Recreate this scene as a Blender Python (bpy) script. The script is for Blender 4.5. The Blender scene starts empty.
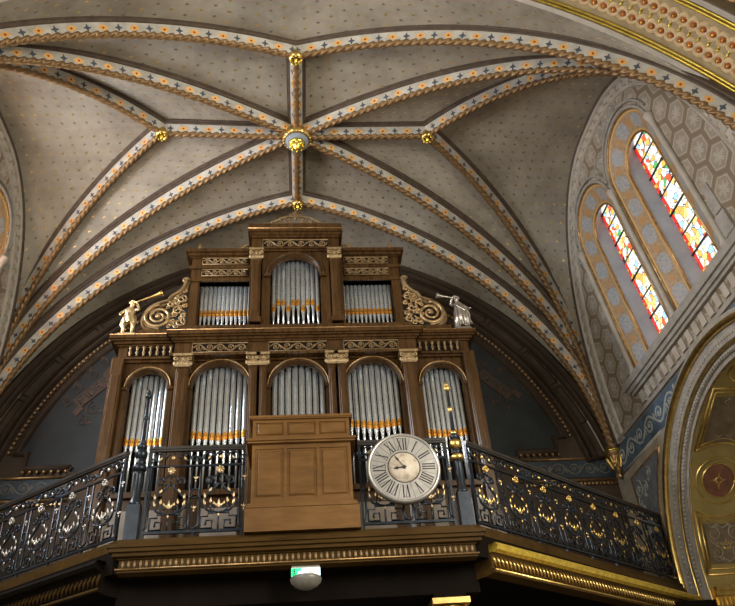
import bpy, math, random
from mathutils import Vector as V, Matrix
random.seed(7)
PI = math.pi
COL = bpy.context.scene.collection

# ------------------------------------------------------------------ node helper
class NT:
    def __init__(s, name):
        s.mat = bpy.data.materials.new(name); s.mat.use_nodes = True
        s.t = s.mat.node_tree; s.t.nodes.clear()
        s.out = s.t.nodes.new('ShaderNodeOutputMaterial')
        s.b = s.t.nodes.new('ShaderNodeBsdfPrincipled')
        s.t.links.new(s.b.outputs[0], s.out.inputs[0])
    def lk(s, v, sock):
        if isinstance(v, bpy.types.NodeSocket): s.t.links.new(v, sock)
        elif v is not None: sock.default_value = v
    def m(s, op, a, b=None, c=None):
        n = s.t.nodes.new('ShaderNodeMath'); n.operation = op
        for i, v in enumerate((a, b, c)): s.lk(v, n.inputs[i])
        return n.outputs[0]
    def coord(s, kind='Object'):
        return s.t.nodes.new('ShaderNodeTexCoord').outputs[kind]
    def sep(s, v):
        n = s.t.nodes.new('ShaderNodeSeparateXYZ'); s.lk(v, n.inputs[0]); return n.outputs
    def comb(s, x, y, z=0.0):
        n = s.t.nodes.new('ShaderNodeCombineXYZ')
        for i, v in enumerate((x, y, z)): s.lk(v, n.inputs[i])
        return n.outputs[0]
    def noise(s, vec, scale, detail=3, rough=.55):
        n = s.t.nodes.new('ShaderNodeTexNoise'); s.lk(vec, n.inputs['Vector'])
        n.inputs['Scale'].default_value = scale; n.inputs['Detail'].default_value = detail
        n.inputs['Roughness'].default_value = rough
        return n.outputs['Fac']
    def voro(s, vec, scale, feature='F1', out='Color'):
        n = s.t.nodes.new('ShaderNodeTexVoronoi'); n.feature = feature; s.lk(vec, n.inputs['Vector'])
        n.inputs['Scale'].default_value = scale
        return n.outputs[out]
    def mix(s, f, a, b):
        n = s.t.nodes.new('ShaderNodeMix'); n.data_type = 'RGBA'
        s.lk(f, n.inputs[0])
        for v, i in ((a, 6), (b, 7)):
            if isinstance(v, tuple): v = (v[0], v[1], v[2], 1)
            s.lk(v, n.inputs[i])
        return n.outputs[2]
    def ramp(s, f, stops):
        n = s.t.nodes.new('ShaderNodeValToRGB'); s.lk(f, n.inputs[0])
        e = n.color_ramp.elements
        while len(e) < len(stops): e.new(.5)
        for k, (p, c) in enumerate(stops): e[k].position = p; e[k].color = (c[0], c[1], c[2], 1)
        return n.outputs[0]
    def set(s, col=None, rough=None, metal=None, bump=None, bstr=.3, bdist=.01, **kw):
        if isinstance(col, tuple): col = (col[0], col[1], col[2], 1)
        s.lk(col, s.b.inputs['Base Color']); s.lk(rough, s.b.inputs['Roughness']); s.lk(metal, s.b.inputs['Metallic'])
        if bump is not None:
            n = s.t.nodes.new('ShaderNodeBump'); n.inputs['Strength'].default_value = bstr
            n.inputs['Distance'].default_value = bdist
            s.lk(bump, n.inputs['Height']); s.t.links.new(n.outputs[0], s.b.inputs['Normal'])
        for k, v in kw.items(): s.lk(v, s.b.inputs[k.replace('_', ' ')])
        return s.mat

M = {}
def wood(name, c1, c2, rough=.34, stretch=(1, 1, .12)):
    n = NT(name); o = n.coord()
    mp = n.t.nodes.new('ShaderNodeMapping'); mp.inputs['Scale'].default_value = stretch
    n.lk(o, mp.inputs[0])
    f = n.noise(mp.outputs[0], 14, 5, .65); g = n.noise(o, 1.3, 3)
    f2 = n.m('MULTIPLY_ADD', g, .5, n.m('MULTIPLY', f, .6))
    c = n.ramp(f2, [(.3, c1), (.75, c2)])
    M[name] = n.set(c, n.m('MULTIPLY_ADD', f, .2, rough - .1), bump=f, bstr=.15, bdist=.004)
def plain(name, c, rough=.6, metal=0., var=.25, scale=6, bstr=.12):
    n = NT(name); f = n.noise(n.coord(), scale, 5, .6)
    a = tuple(v * (1 - var) for v in c); b = tuple(min(1, v * (1 + var)) for v in c)
    M[name] = n.set(n.ramp(f, [(.3, a), (.7, b)]), rough, metal, bump=f, bstr=bstr)
wood('walnut', (.026, .013, .005), (.088, .044, .015), .28)
wood('honey_oak', (.085, .040, .011), (.205, .102, .028), .32, (.25, 1, 1))
plain('carved_wood', (.21, .135, .06), .42, .35, .45, 16)
plain('capital_gilt', (.34, .245, .125), .42, .45, .4, 18)
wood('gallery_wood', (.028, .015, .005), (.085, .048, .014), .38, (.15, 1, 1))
wood('shaded_wood', (.004, .003, .002), (.010, .007, .005), .8)  # near-black: shade under the gallery and on the left wing put into the colour
plain('pale_panel', (.24, .20, .16), .5, 0, .2, 4)
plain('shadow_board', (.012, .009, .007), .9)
plain('gilt', (.83, .56, .19), .33, 1., .3, 9)
plain('old_gilt', (.46, .29, .13), .42, .85, .4, 12)
plain('rope_gilt', (.23, .135, .055), .42, .35, .3, 14)
plain('bright_gilt', (.92, .66, .13), .3, 1., .25, 12)
plain('pale_gilt', (.62, .47, .26), .38, .8, .35, 25)
plain('scroll_gilt', (.40, .27, .13), .4, .7, .45, 14)
plain('tin', (.70, .74, .76), .27, .8, .15, 3, .05)
plain('mouth_gilt', (.70, .34, .06), .36, .75, .3, 20)
plain('iron', (.03, .038, .05), .3, .6, .35, 12)
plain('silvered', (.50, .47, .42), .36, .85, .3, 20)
plain('stone_beige', (.36, .31, .24), .75, 0, .18, 4)
plain('stone_grey', (.33, .31, .275), .75, 0, .22, 5)
plain('stone_pale', (.45, .41, .35), .75, 0, .15, 4)
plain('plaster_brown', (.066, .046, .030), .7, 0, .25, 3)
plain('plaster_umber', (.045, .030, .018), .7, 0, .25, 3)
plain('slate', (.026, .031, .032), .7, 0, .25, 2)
plain('faded_scroll', (.072, .046, .030), .7, 0, .25, 6)
plain('panel_grey', (.17, .185, .20), .65, 0, .3, 6)
plain('band_ground', (.36, .28, .16), .65, 0, .2, 5)
plain('wing_gilt', (.80, .56, .08), .38, .55, .3, 16)
plain('back_frieze', (.035, .055, .072), .7, 0, .3, 4)
plain('back_scrolls', (.15, .14, .11), .7, 0, .3, 8)
plain('ink', (.02, .018, .018), .7, 0, .2)
plain('frieze_blue', (.095, .135, .18), .65, 0, .35, 4)
plain('arabesque', (.36, .37, .34), .65, 0, .25, 8)
plain('ochre', (.36, .275, .085), .6, 0, .2, 3)
plain('ochre_dark', (.20, .15, .09), .6, 0, .3, 6)
plain('roundel_red', (.22, .09, .045), .55, 0, .35, 8)
plain('relief_grey', (.36, .31, .22), .6, 0, .3, 8)
plain('ring_cream', (.62, .47, .26), .6, 0, .15, 8)
plain('gem_red', (.50, .13, .04), .4, 0, .3)
plain('powder_blue', (.26, .31, .37), .65, 0, .2, 5)
plain('jamb_stone', (.34, .37, .42), .6, 0, .15, 3)
plain('dark_mould', (.085, .06, .042), .6, 0, .3, 8)
plain('deep_blue', (.05, .10, .17), .5, 0, .3, 8)
plain('clock_white', (.86, .87, .85), .35, 0, .06, 5, .02)
plain('clock_rim', (.55, .53, .50), .3, .7, .2, 5)
plain('sign_shell', (.55, .50, .45), .5, 0, .05)
plain('lamp_dome', (.20, .19, .17), .35, 0, .2, 20)
plain('nave_floor', (.30, .26, .21), .6, 0, .2, 1)

for k_ in ('shaded_wood', 'shadow_board', 'gallery_wood'): M[k_].node_tree.nodes['Principled BSDF'].inputs['Specular IOR Level'].default_value = .05
for k_ in ('plaster_brown', 'plaster_umber', 'slate', 'faded_scroll', 'frieze_blue', 'walnut', 'band_ground'): M[k_].node_tree.nodes['Principled BSDF'].inputs['Specular IOR Level'].default_value = .25
def emis(name, c, e):
    n = NT(name); M[name] = n.set(c, .5, 0., Emission_Color=(c[0], c[1], c[2], 1), Emission_Strength=e)
emis('sign_green', (.02, .75, .22), 1.6)
emis('sign_white', (.70, .88, 1.0), 1.3)

# clock heart: cream with worn brown blotches
n = NT('clock_heart'); f = n.noise(n.coord(), 9, 4, .6)
M['clock_heart'] = n.set(n.ramp(f, [(.35, (.36, .28, .20)), (.5, (.62, .54, .43)), (.7, (.70, .64, .55))]), .5)

# vault plaster with rows of leaf-gold crosslets, coordinates in metres
n = NT('starred_plaster'); u = n.sep(n.coord('UV'))
a = n.m('DIVIDE', u[0], .21); b = n.m('DIVIDE', u[1], .21)
par = n.m('MULTIPLY', n.m('MODULO', n.m('FLOOR', b), 2.), .5)
dx = n.m('ABSOLUTE', n.m('SUBTRACT', n.m('FRACT', n.m('ADD', a, par)), .5))
dy = n.m('ABSOLUTE', n.m('SUBTRACT', n.m('FRACT', b), .5))
dy = n.m('MULTIPLY', dy, .72)
star = n.m('MULTIPLY', n.m('LESS_THAN', n.m('ADD', dx, dy), .125), n.m('LESS_THAN', n.m('MULTIPLY', dx, dy), .0030))
f = n.noise(n.coord(), .9, 5, .62); g = n.noise(n.coord(), 7, 3)
base = n.ramp(n.m('MULTIPLY_ADD', g, .25, n.m('MULTIPLY', f, .85)), [(.36, (.215, .188, .145)), (.62, (.35, .315, .25)), (.8, (.42, .38, .305))])
pick = n.m('GREATER_THAN', n.m('MODULO', n.m('ABSOLUTE', n.m('FLOOR', b)), 2.), .5)
sc = n.mix(pick, (.15, .12, .09), (.85, .62, .25))
M['starred_plaster'] = n.set(n.mix(star, base, sc), n.m('MULTIPLY_ADD', star, -.25, .62), n.m('MULTIPLY', star, n.m('MULTIPLY', pick, .9)), bump=f, bstr=.06)

# painted rib face: white ground, alternating gilt lozenge flowers and dark crosses (u metres, v 0..1)
n = NT('rib_paint'); u = n.sep(n.coord('UV'))
P_ = .46
c = n.m('DIVIDE', u[0], P_); fx = n.m('SUBTRACT', n.m('FRACT', c), .5)
X = n.m('ABSOLUTE', n.m('MULTIPLY', fx, P_ / .15)); Y = n.m('ABSOLUTE', n.m('SUBTRACT', u[1], .48))
flow = n.m('LESS_THAN', n.m('ADD', n.m('MULTIPLY', X, .62), Y), .36)
core = n.m('LESS_THAN', n.m('ADD', n.m('MULTIPLY', X, .8), Y), .13)
fx2 = n.m('SUBTRACT', n.m('FRACT', n.m('ADD', c, .5)), .5)
X2 = n.m('ABSOLUTE', n.m('MULTIPLY', fx2, P_ / .15))
cross = n.m('MULTIPLY', n.m('LESS_THAN', n.m('MULTIPLY', X2, Y), .018), n.m('LESS_THAN', n.m('MAXIMUM', X2, Y), .36))
f = n.noise(n.coord(), 5, 4)
base = n.ramp(f, [(.3, (.33, .31, .265)), (.7, (.54, .51, .45))])
c1 = n.mix(flow, base, (.80, .46, .14)); c2 = n.mix(core, c1, (.38, .05, .02)); c3 = n.mix(cross, c2, (.05, .065, .09))
M['rib_paint'] = n.set(c3, .5, n.m('MULTIPLY', flow, .5))

# hexagon wall paper-like painting with palmettes
def hexmat(name, size, cg, ca, cb, ax=('Y', 'Z')):
    n = NT(name); o = n.sep(n.coord()); idx = {'X': 0, 'Y': 1, 'Z': 2}
    px = n.m('DIVIDE', o[idx[ax[0]]], size); py = n.m('DIVIDE', o[idx[ax[1]]], size)
    def cell(ox, oy):
        x = n.m('SUBTRACT', n.m('FLOORED_MODULO', n.m('ADD', px, ox), 1.), .5)
        y = n.m('SUBTRACT', n.m('FLOORED_MODULO', n.m('ADD', py, oy), 1.7320508), .8660254)
        return x, y, n.m('ADD', n.m('MULTIPLY', x, x), n.m('MULTIPLY', y, y))
    ax_, ay_, ad = cell(40., 34.641); bx_, by_, bd = cell(40.5, 35.507)
    k = n.m('LESS_THAN', ad, bd)
    def sel(p, q): return n.m('ADD', n.m('MULTIPLY', k, p), n.m('MULTIPLY', n.m('SUBTRACT', 1., k), q))
    x = sel(ax_, bx_); y = sel(ay_, by_)
    h = n.m('MAXIMUM', n.m('ABSOLUTE', x), n.m('MULTIPLY_ADD', n.m('ABSOLUTE', y), .866, n.m('MULTIPLY', n.m('ABSOLUTE', x), .5)))
    r = n.m('SQRT', n.m('ADD', n.m('MULTIPLY', x, x), n.m('MULTIPLY', y, y)))
    th = n.m('ARCTAN2', y, x)
    pet = n.m('LESS_THAN', r, n.m('MULTIPLY_ADD', n.m('COSINE', n.m('MULTIPLY', th, 6.)), .10, .20))
    vein = n.m('GREATER_THAN', n.m('COSINE', n.m('MULTIPLY', th, 12.)), .86)
    edge = n.m('GREATER_THAN', h, .42); inner = n.m('MULTIPLY', n.m('GREATER_THAN', h, .36), n.m('LESS_THAN', h, .385))
    f = n.noise(n.coord(), 6, 5, .65)
    c = n.mix(pet, ca, cb); c = n.mix(n.m('MULTIPLY', vein, pet), c, cg); c = n.mix(inner, c, cb); c = n.mix(edge, c, cg)
    c = n.mix(n.m('MULTIPLY', f, .75), c, (cg[0] * .7, cg[1] * .7, cg[2] * .7))
    M[name] = n.set(c, .65, bump=h, bstr=.1)
hexmat('hexagon_paint', .46, (.235, .18, .115), (.39, .34, .27), (.62, .58, .50))

# painted archivolt of the windows: u along, v across 0..1
n = NT('archivolt_paint'); u = n.sep(n.coord('UV'))
c = n.m('DIVIDE', u[0], .62); fx = n.m('ABSOLUTE', n.m('SUBTRACT', n.m('FRACT', c), .5)); vy = n.m('ABSOLUTE', n.m('SUBTRACT', u[1], .5))
panel = n.m('LESS_THAN', n.m('ADD', n.m('POWER', n.m('DIVIDE', fx, .30), 4.), n.m('POWER', n.m('DIVIDE', vy, .30), 2.)), 1.)
loz = n.m('LESS_THAN', n.m('ADD', n.m('MULTIPLY', n.m('SUBTRACT', .5, fx), 1.9), vy), .22)
line = n.m('MULTIPLY', n.m('GREATER_THAN', vy, .37), n.m('LESS_THAN', vy, .44))
f = n.noise(n.coord(), 16, 4, .6)
c0 = n.ramp(f, [(.35, (.33, .22, .12)), (.65, (.46, .33, .20))])
pcol = n.ramp(f, [(.4, (.27, .30, .35)), (.55, (.42, .42, .40)), (.65, (.30, .24, .24))])
c0 = n.mix(panel, c0, pcol); c0 = n.mix(loz, c0, (.48, .26, .09)); c0 = n.mix(line, c0, (.62, .38, .12))
M['archivolt_paint'] = n.set(c0, .5)

# stained glass: leaded mosaic, red border and pale figures
def glassmat(name, gain, warm):
    n = NT(name); u = n.coord('UV'); s = n.sep(u)
    cell = n.voro(u, 10.); q = n.sep(cell)
    cols = n.ramp(q[0], [(0, (.80, .88, .92)), (.24, (.98, .74, .25)), (.36, (.95, .95, .86)), (.52, (.40, .66, .92)), (.60, (1., .94, .70)), (.75, (.85, .12, .04)), (.82, (.10, .45, .14)), (.85, (.90, .50, .10))])
    n.t.nodes[-1].color_ramp.interpolation = 'CONSTANT'
    rim = n.m('GREATER_THAN', n.m('ABSOLUTE', s[0]), .285)
    rimc = n.ramp(q[1], [(0, (.75, .02, .01)), (.6, (.95, .45, .05)), (.8, (.7, .03, .02))])
    n.t.nodes[-1].color_ramp.interpolation = 'CONSTANT'
    c = n.mix(rim, cols, rimc)
    lead = n.m('LESS_THAN', n.voro(u, 10., 'DISTANCE_TO_EDGE', 'Distance'), .035)
    bar = n.m('LESS_THAN', n.m('ABSOLUTE', n.m('SUBTRACT', n.m('FRACT', n.m('DIVIDE', s[1], .85)), .5)), .022)
    c = n.mix(n.m('MAXIMUM', lead, bar), c, (.015, .012, .01))
    M[name] = n.set((.02, .02, .02), .3, 0., Emission_Color=c, Emission_Strength=gain)
for i, c in enumerate(M): pass
glassmat('stained_glass', 1.4, 0); glassmat('stained_glass_bright', 30., 0)

# ------------------------------------------------------------------ mesh builder
class MB:
    def __init__(s): s.v = []; s.f = []; s.mi = []; s.uv = []; s.sm = []; s.cur = 0
    def face(s, idx, uv=None, smooth=False):
        s.f.append(tuple(idx)); s.mi.append(s.cur); s.uv.append(uv); s.sm.append(smooth)
    def addv(s, pts):
        b = len(s.v); s.v += [tuple(p) for p in pts]; return b
    def box(s, x0, x1, y0, y1, z0, z1, mat=None):
        p = [V((x, y, z)) for z in (z0, z1) for y in (y0, y1) for x in (x0, x1)]
        if mat is not None: p = [mat @ q for q in p]
        b = s.addv(p)
        for f in ((0, 2, 3, 1), (4, 5, 7, 6), (0, 1, 5, 4), (2, 6, 7, 3), (0, 4, 6, 2), (1, 3, 7, 5)): s.face([b + i for i in f])
    def bevbox(s, x0, x1, y0, y1, z0, z1, e=.012):
        # box with a chamfered front (min y) face
        p = [(x0, y1, z0), (x1, y1, z0), (x1, y1, z1), (x0, y1, z1), (x0, y0 + e, z0), (x1, y0 + e, z0), (x1, y0 + e, z1), (x0, y0 + e, z1),
             (x0 + e, y0, z0 + e), (x1 - e, y0, z0 + e), (x1 - e, y0, z1 - e), (x0 + e, y0, z1 - e)]
        b = s.addv(p)
        for f in ((0, 1, 5, 4), (1, 2, 6, 5), (2, 3, 7, 6), (3, 0, 4, 7), (4, 5, 9, 8), (5, 6, 10, 9), (6, 7, 11, 10), (7, 4, 8, 11), (8, 9, 10, 11), (3, 2, 1, 0)):
            s.face([b + i for i in f])
    def prism(s, poly, w0, w1, mapf):
        k = len(poly); b = s.addv([mapf(u, v, w0) for u, v in poly] + [mapf(u, v, w1) for u, v in poly])
        s.face([b + i for i in range(k)]); s.face([b + k + i for i in reversed(range(k))])
        for i in range(k): j = (i + 1) % k; s.face((b + i, b + j, b + k + j, b + k + i))
    def strip(s, A, B, uvA=None, uvB=None, smooth=True):
        k = len(A); b = s.addv(list(A) + list(B))
        for i in range(k - 1):
            uv = (uvA[i], uvA[i + 1], uvB[i + 1], uvB[i]) if uvA else None
            s.face((b + i, b + i + 1, b + k + i + 1, b + k + i), uv, smooth)
    def lathe(s, prof, c=(0, 0, 0), n=16, axis='Z', mat=None, a0=0, a1=2 * PI):
        full = abs(a1 - a0 - 2 * PI) < 1e-6; m = n if full else n + 1; P = []
        for r, h in prof:
            for i in range(m):
                t = a0 + (a1 - a0) * i / n; x, y = r * math.cos(t), r * math.sin(t)
                q = V((x, y, h)) if axis == 'Z' else V((x, h, y)) if axis == 'Y' else V((h, x, y))
                if mat is not None: q = mat @ q
                P.append(q + V(c))
        b = s.addv(P)
        for j in range(len(prof) - 1):
            for i in range(n):
                k = (i + 1) % m
                s.face((b + j * m + i, b + j * m + k, b + (j + 1) * m + k, b + (j + 1) * m + i), None, True)
        if full:
            if prof[0][0] > 1e-5: s.face([b + i for i in reversed(range(m))])
            if prof[-1][0] > 1e-5: s.face([b + (len(prof) - 1) * m + i for i in range(m)])
    def tube(s, pts, r, n=8, closed=False, caps=True, lobes=0, twist=0.):
        pts = [V(p) for p in pts]; k = len(pts)
        if not hasattr(r, '__len__'): r = [r] * k
        T = []
        for i in range(k):
            a = pts[(i - 1) % k] if (i or closed) else pts[0]; c = pts[(i + 1) % k] if (i < k - 1 or closed) else pts[-1]
            d = c - a; T.append(d.normalized() if d.length > 1e-9 else V((0, 0, 1)))
        up = V((0, 0, 1)) if abs(T[0].z) < .9 else V((0, 1, 0))
        N = (up - T[0] * up.dot(T[0])).normalized(); P = []; L = 0.
        for i in range(k):
            if i: L += (pts[i] - pts[i - 1]).length
            N = (N - T[i] * N.dot(T[i])); N = N.normalized() if N.length > 1e-6 else T[i].orthogonal().normalized()
            B = T[i].cross(N)
            for j in range(n):
                t = 2 * PI * j / n; rr = r[i]
                if lobes: rr *= 1 + .24 * math.cos(lobes * (t + twist * L))
                P.append(pts[i] + (N * math.cos(t) + B * math.sin(t)) * rr)
        b = s.addv(P)
        for i in range(k if closed else k - 1):
            i2 = (i + 1) % k
            for j in range(n):
                j2 = (j + 1) % n; s.face((b + i * n + j, b + i * n + j2, b + i2 * n + j2, b + i2 * n + j), None, True)
        if caps and not closed:
            s.face([b + j for j in reversed(range(n))]); s.face([b + (k - 1) * n + j for j in range(n)])
    def band(s, pts, w, d, mapf, taper=False, w0=0.):
        # raised ribbon on a surface: pts (u,v), mapf(u,v,height)
        k = len(pts); P = []
        for i in range(k):
            a = pts[max(0, i - 1)]; c = pts[min(k - 1, i + 1)]; tx, ty = c[0] - a[0], c[1] - a[1]
            l = math.hypot(tx, ty) or 1; nx, ny = -ty / l, tx / l
            q = w * .5 * ((1 - .75 * i / (k - 1)) if taper else 1)
            x, y = pts[i]
            P += [mapf(x - nx * q, y - ny * q, w0), mapf(x - nx * q * .5, y - ny * q * .5, d), mapf(x + nx * q * .5, y + ny * q * .5, d), mapf(x + nx * q, y + ny * q, w0)]
        b = s.addv(P)
        for i in range(k - 1):
            for j in range(3): s.face((b + 4 * i + j, b + 4 * i + 4 + j, b + 4 * i + 5 + j, b + 4 * i + 1 + j), None, True)
        s.face([b, b + 1, b + 2, b + 3]); s.face([b + 4 * k - 1, b + 4 * k - 2, b + 4 * k - 3, b + 4 * k - 4])
    def ball(s, c, r, n=10, sz=(1, 1, 1)):
        prof = [(max(1e-6, r * math.sin(PI * i / (n // 2 + 1))), -r * math.cos(PI * i / (n // 2 + 1)) * sz[2]) for i in range(n // 2 + 2)]
        b0 = len(s.v); s.lathe(prof, (0, 0, 0), n)
        for i in range(b0, len(s.v)): x, y, z = s.v[i]; s.v[i] = (x * sz[0] + c[0], y * sz[1] + c[1], z + c[2])
    def build(s, name, mats, parent=None):
        me = bpy.data.meshes.new(name); me.from_pydata([tuple(p) for p in s.v], [], s.f)
        if not isinstance(mats, (list, tuple)): mats = [mats]
        for m in mats: me.materials.append(M[m])
        me.polygons.foreach_set('material_index', s.mi); me.polygons.foreach_set('use_smooth', s.sm)
        if any(u is not None for u in s.uv):
            l = me.uv_layers.new(name='UVMap'); i = 0; d = []
            for f, u in zip(s.f, s.uv):
                for j in range(len(f)): d += list(u[j]) if u else [0., 0.]
            l.data.foreach_set('uv', d)
        me.update()
        o = bpy.data.objects.new(name, me); COL.objects.link(o); o.parent = parent
        return o

def tag(o, label=None, cat=None, group=None, kind=None):
    if label: o['label'] = label
    if cat: o['category'] = cat
    if group: o['group'] = group
    if kind: o['kind'] = kind
    return o
def empty(name, loc, label=None, cat=None, group=None, kind=None):
    o = bpy.data.objects.new(name, None); COL.objects.link(o); o.location = loc; o.empty_display_size = .1
    return tag(o, label, cat, group, kind)
def struct(mb, name, mats, parent=None):
    o = mb.build(name, mats, parent)
    if parent is None: o['kind'] = 'structure'
    return o
def local(o, c):   # move mesh coordinates so that the child sits right under its thing placed at c
    o.data.transform(Matrix.Translation(-V(c))); return o
def kids(root):
    for ch in [c for c in COL.objects if c.parent == root]: yield ch
def copy_tree(o, parent=None):
    c = o.copy(); COL.objects.link(c); c.parent = parent
    for ch in list(kids(o)): copy_tree(ch, c)
    return c
def lin(a, b, n): return [a + (b - a) * i / (n - 1) for i in range(n)]
def spiral(cx, cy, r0, r1, a0, turns, n=22):
    return [(cx + (r0 + (r1 - r0) * t) * math.cos(a0 + 2 * PI * turns * t), cy + (r0 + (r1 - r0) * t) * math.sin(a0 + 2 * PI * turns * t)) for t in lin(0, 1, n)]
def arc(cx, cy, r, a0, a1, n=20): return [(cx + r * math.cos(t), cy + r * math.sin(t)) for t in lin(a0, a1, n)]
def smooth(pts, it=2):
    for _ in range(it):
        q = [pts[0]]
        for a, b in zip(pts, pts[1:]):
            q += [tuple(a[i] * .75 + b[i] * .25 for i in range(len(a))), tuple(a[i] * .25 + b[i] * .75 for i in range(len(a)))]
        pts = q + [pts[-1]]
    return pts
def leaf(mb, x, y, a, l, w, mapf, d):
    c, s = math.cos(a), math.sin(a); P = []
    for t, h in ((0, 0), (.3, .5), (.6, .42), (1, 0), (.6, -.42), (.3, -.5)):
        P.append((x + l * t * c - w * h * s, y + l * t * s + w * h * c))
    b = mb.addv([mapf(u, v, .001) for u, v in P] + [mapf(x + l * .45 * c, y + l * .45 * s, d)])
    for i in range(6): mb.face((b + i, b + (i + 1) % 6, b + 6), None, True)
def foliage(mb, u0, u1, v0, v1, mapf, d=.015, w=.02, per=None, leaves=True):
    # running scroll: wavy stem with a spiral in every half wave
    H = v1 - v0; per = per or H * 1.1; k = max(1, round((u1 - u0) / per)); per = (u1 - u0) / k; cv = (v0 + v1) / 2
    mb.band([(u0 + (u1 - u0) * t, cv + .36 * H * math.sin(PI * k * t)) for t in lin(0, 1, 10 * k + 1)], w, d, mapf)
    for i in range(k):
        s = 1 if i % 2 == 0 else -1; cx = u0 + per * (i + .5)
        mb.band(spiral(cx, cv - s * .05 * H, .33 * H, .05 * H, s * PI * .1, -s * 1.4, 20), w, d, mapf, True)
        if leaves:
            for q in range(5): leaf(mb, cx, cv - s * .05 * H, 2 * PI * q / 5, .13 * H, .08 * H, mapf, d * 1.3)
            leaf(mb, cx + per * .42, cv - s * .05 * H, s * 1.9, .36 * H, .14 * H, mapf, d); leaf(mb, cx + per * .40, cv, -s * 1.2, .34 * H, .14 * H, mapf, d)
def curve_panel(outer, holes, th, mat4, name, mats, parent=None):
    cu = bpy.data.curves.new(name, 'CURVE'); cu.dimensions = '2D'; cu.fill_mode = 'BOTH'; cu.extrude = th / 2
    for pts in [outer] + holes:
        sp = cu.splines.new('POLY'); sp.points.add(len(pts) - 1)
        for i, p in enumerate(pts): sp.points[i].co = (p[0], p[1], 0, 1)
        sp.use_cyclic_u = True
    tmp = bpy.data.objects.new('tmp', cu); COL.objects.link(tmp)
    me = bpy.data.meshes.new_from_object(tmp.evaluated_get(bpy.context.evaluated_depsgraph_get()))
    bpy.data.objects.remove(tmp); bpy.data.curves.remove(cu)
    me.transform(mat4); me.name = name; me.materials.clear(); me.materials.append(M[mats])
    for p in me.polygons: p.material_index = 0; p.use_smooth = False
    o = bpy.data.objects.new(name, me); COL.objects.link(o); o.parent = parent
    if parent is None: o['kind'] = 'structure'
    return o
def YZ(x): return Matrix(((0, 0, 1, x), (1, 0, 0, 0), (0, 1, 0, 0), (0, 0, 0, 1)))   # local xy -> world yz
def XZ(y): return Matrix(((1, 0, 0, 0), (0, 0, 1, y), (0, 1, 0, 0), (0, 0, 0, 1)))

# ------------------------------------------------------------------ vault
YC, DF, ZR, ZL, XL, YB, ZS, W = 8.968, 1.729, 12.10, 12.18, 2.455, 12.334, 7.069, 6.0
YF = 2 * YC - YB
NX = {'F': 1.935, 'B': 1.935, 'C': 2.356, 'L': 2.241}
def apex(k, s): return {'F': V((.02, YC - DF, ZR)), 'B': V((.02, YC + DF, ZR)), 'C': V((.02, YC, ZR)), 'L': V((s * XL + .02, YC, ZL))}[k]
NS = 49; LEAN = .10; LEANS = {1: .10, -1: .17}; HWS = {1: 3.13, -1: 3.3}   # the window walls lean inward above the frieze
def ribcurve(k, s, b):
    S = V((s * W, YB if b else YF, ZS)); A = apex(k, s); out = []
    for th in lin(0, PI / 2, NS):
        t = 1 - max(0., math.cos(th)) ** (2 / NX[k]); z = math.sin(th) ** (2 / NX[k])
        p = S + (A - S) * t; p.z = S.z + (A.z - S.z) * z; out.append(p)
    return out
def wallcurve(s, b):   # where the vault meets the side wall
    out = []
    for th in lin(0, PI / 2, NS):
        y = HWS[s] * max(0., math.cos(th)) ** (2 / (2. if b else 2.8)); z = math.sin(th) ** (2 / (2. if b else 2.8))
        out.append(V((s * (W - LEANS[s] * 4.95 * z), YC + (y if b else -y), ZS + 4.95 * z)))
    return out
def backcurve(s):      # where the vault meets the back wall
    return [V((s * 6.0 * math.cos(t), 12.60, 5.9 + (6.22) * math.sin(t))) for t in lin(.19, PI / 2, NS)]
def frontcurve(s):
    return [V((s * 6.98 * math.cos(t), 5.64, 5.0 + 6.98 * math.sin(t))) for t in lin(.53, PI / 2, NS)]
def outward(C):        # unit vector away from the room in the rib's own plane
    O = []
    for i in range(len(C)):
        t = (C[min(i + 1, len(C) - 1)] - C[max(i - 1, 0)]).normalized()
        h = V((C[0].x - C[-1].x, C[0].y - C[-1].y, 0)).normalized()
        up = V((0, 0, 1)); nrm = (up * math.hypot(t.x, t.y) + h * t.z)
        O.append(nrm.normalized())
    return O
def lifted(C, d=.13): return [p + o * d for p, o in zip(C, outward(C))]
def web(mb, A, B, n=8, sag=.0):
    L = [0.]
    for i in range(1, NS): L.append(L[-1] + ((A[i] + B[i]) * .5 - (A[i - 1] + B[i - 1]) * .5).length)
    rows = []; uvs = []
    for j in range(n + 1):
        f = j / n; rows.append([A[i].lerp(B[i], f) for i in range(NS)])
        uvs.append([((f - .5) * (B[i] - A[i]).length, L[i]) for i in range(NS)])
    b = mb.addv([p for r in rows for p in r])
    for j in range(n):
        for i in range(NS - 1):
            mb.face((b + j * NS + i, b + j * NS + i + 1, b + (j + 1) * NS + i + 1, b + (j + 1) * NS + i), (uvs[j][i], uvs[j][i + 1], uvs[j + 1][i + 1], uvs[j + 1][i]), True)
vault = MB()
for s in (-1, 1):
    for b in (0, 1):
        Lc = lifted(ribcurve('L', s, b)); Cc = lifted(ribcurve('C', s, b)); Fc = lifted(ribcurve('B' if b else 'F', s, b))
        web(vault, wallcurve(s, b), Lc); web(vault, Lc, Cc); web(vault, Cc, Fc)
        web(vault, Fc, backcurve(s) if b else frontcurve(s))
struct(vault, 'ceiling', 'starred_plaster')

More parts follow.
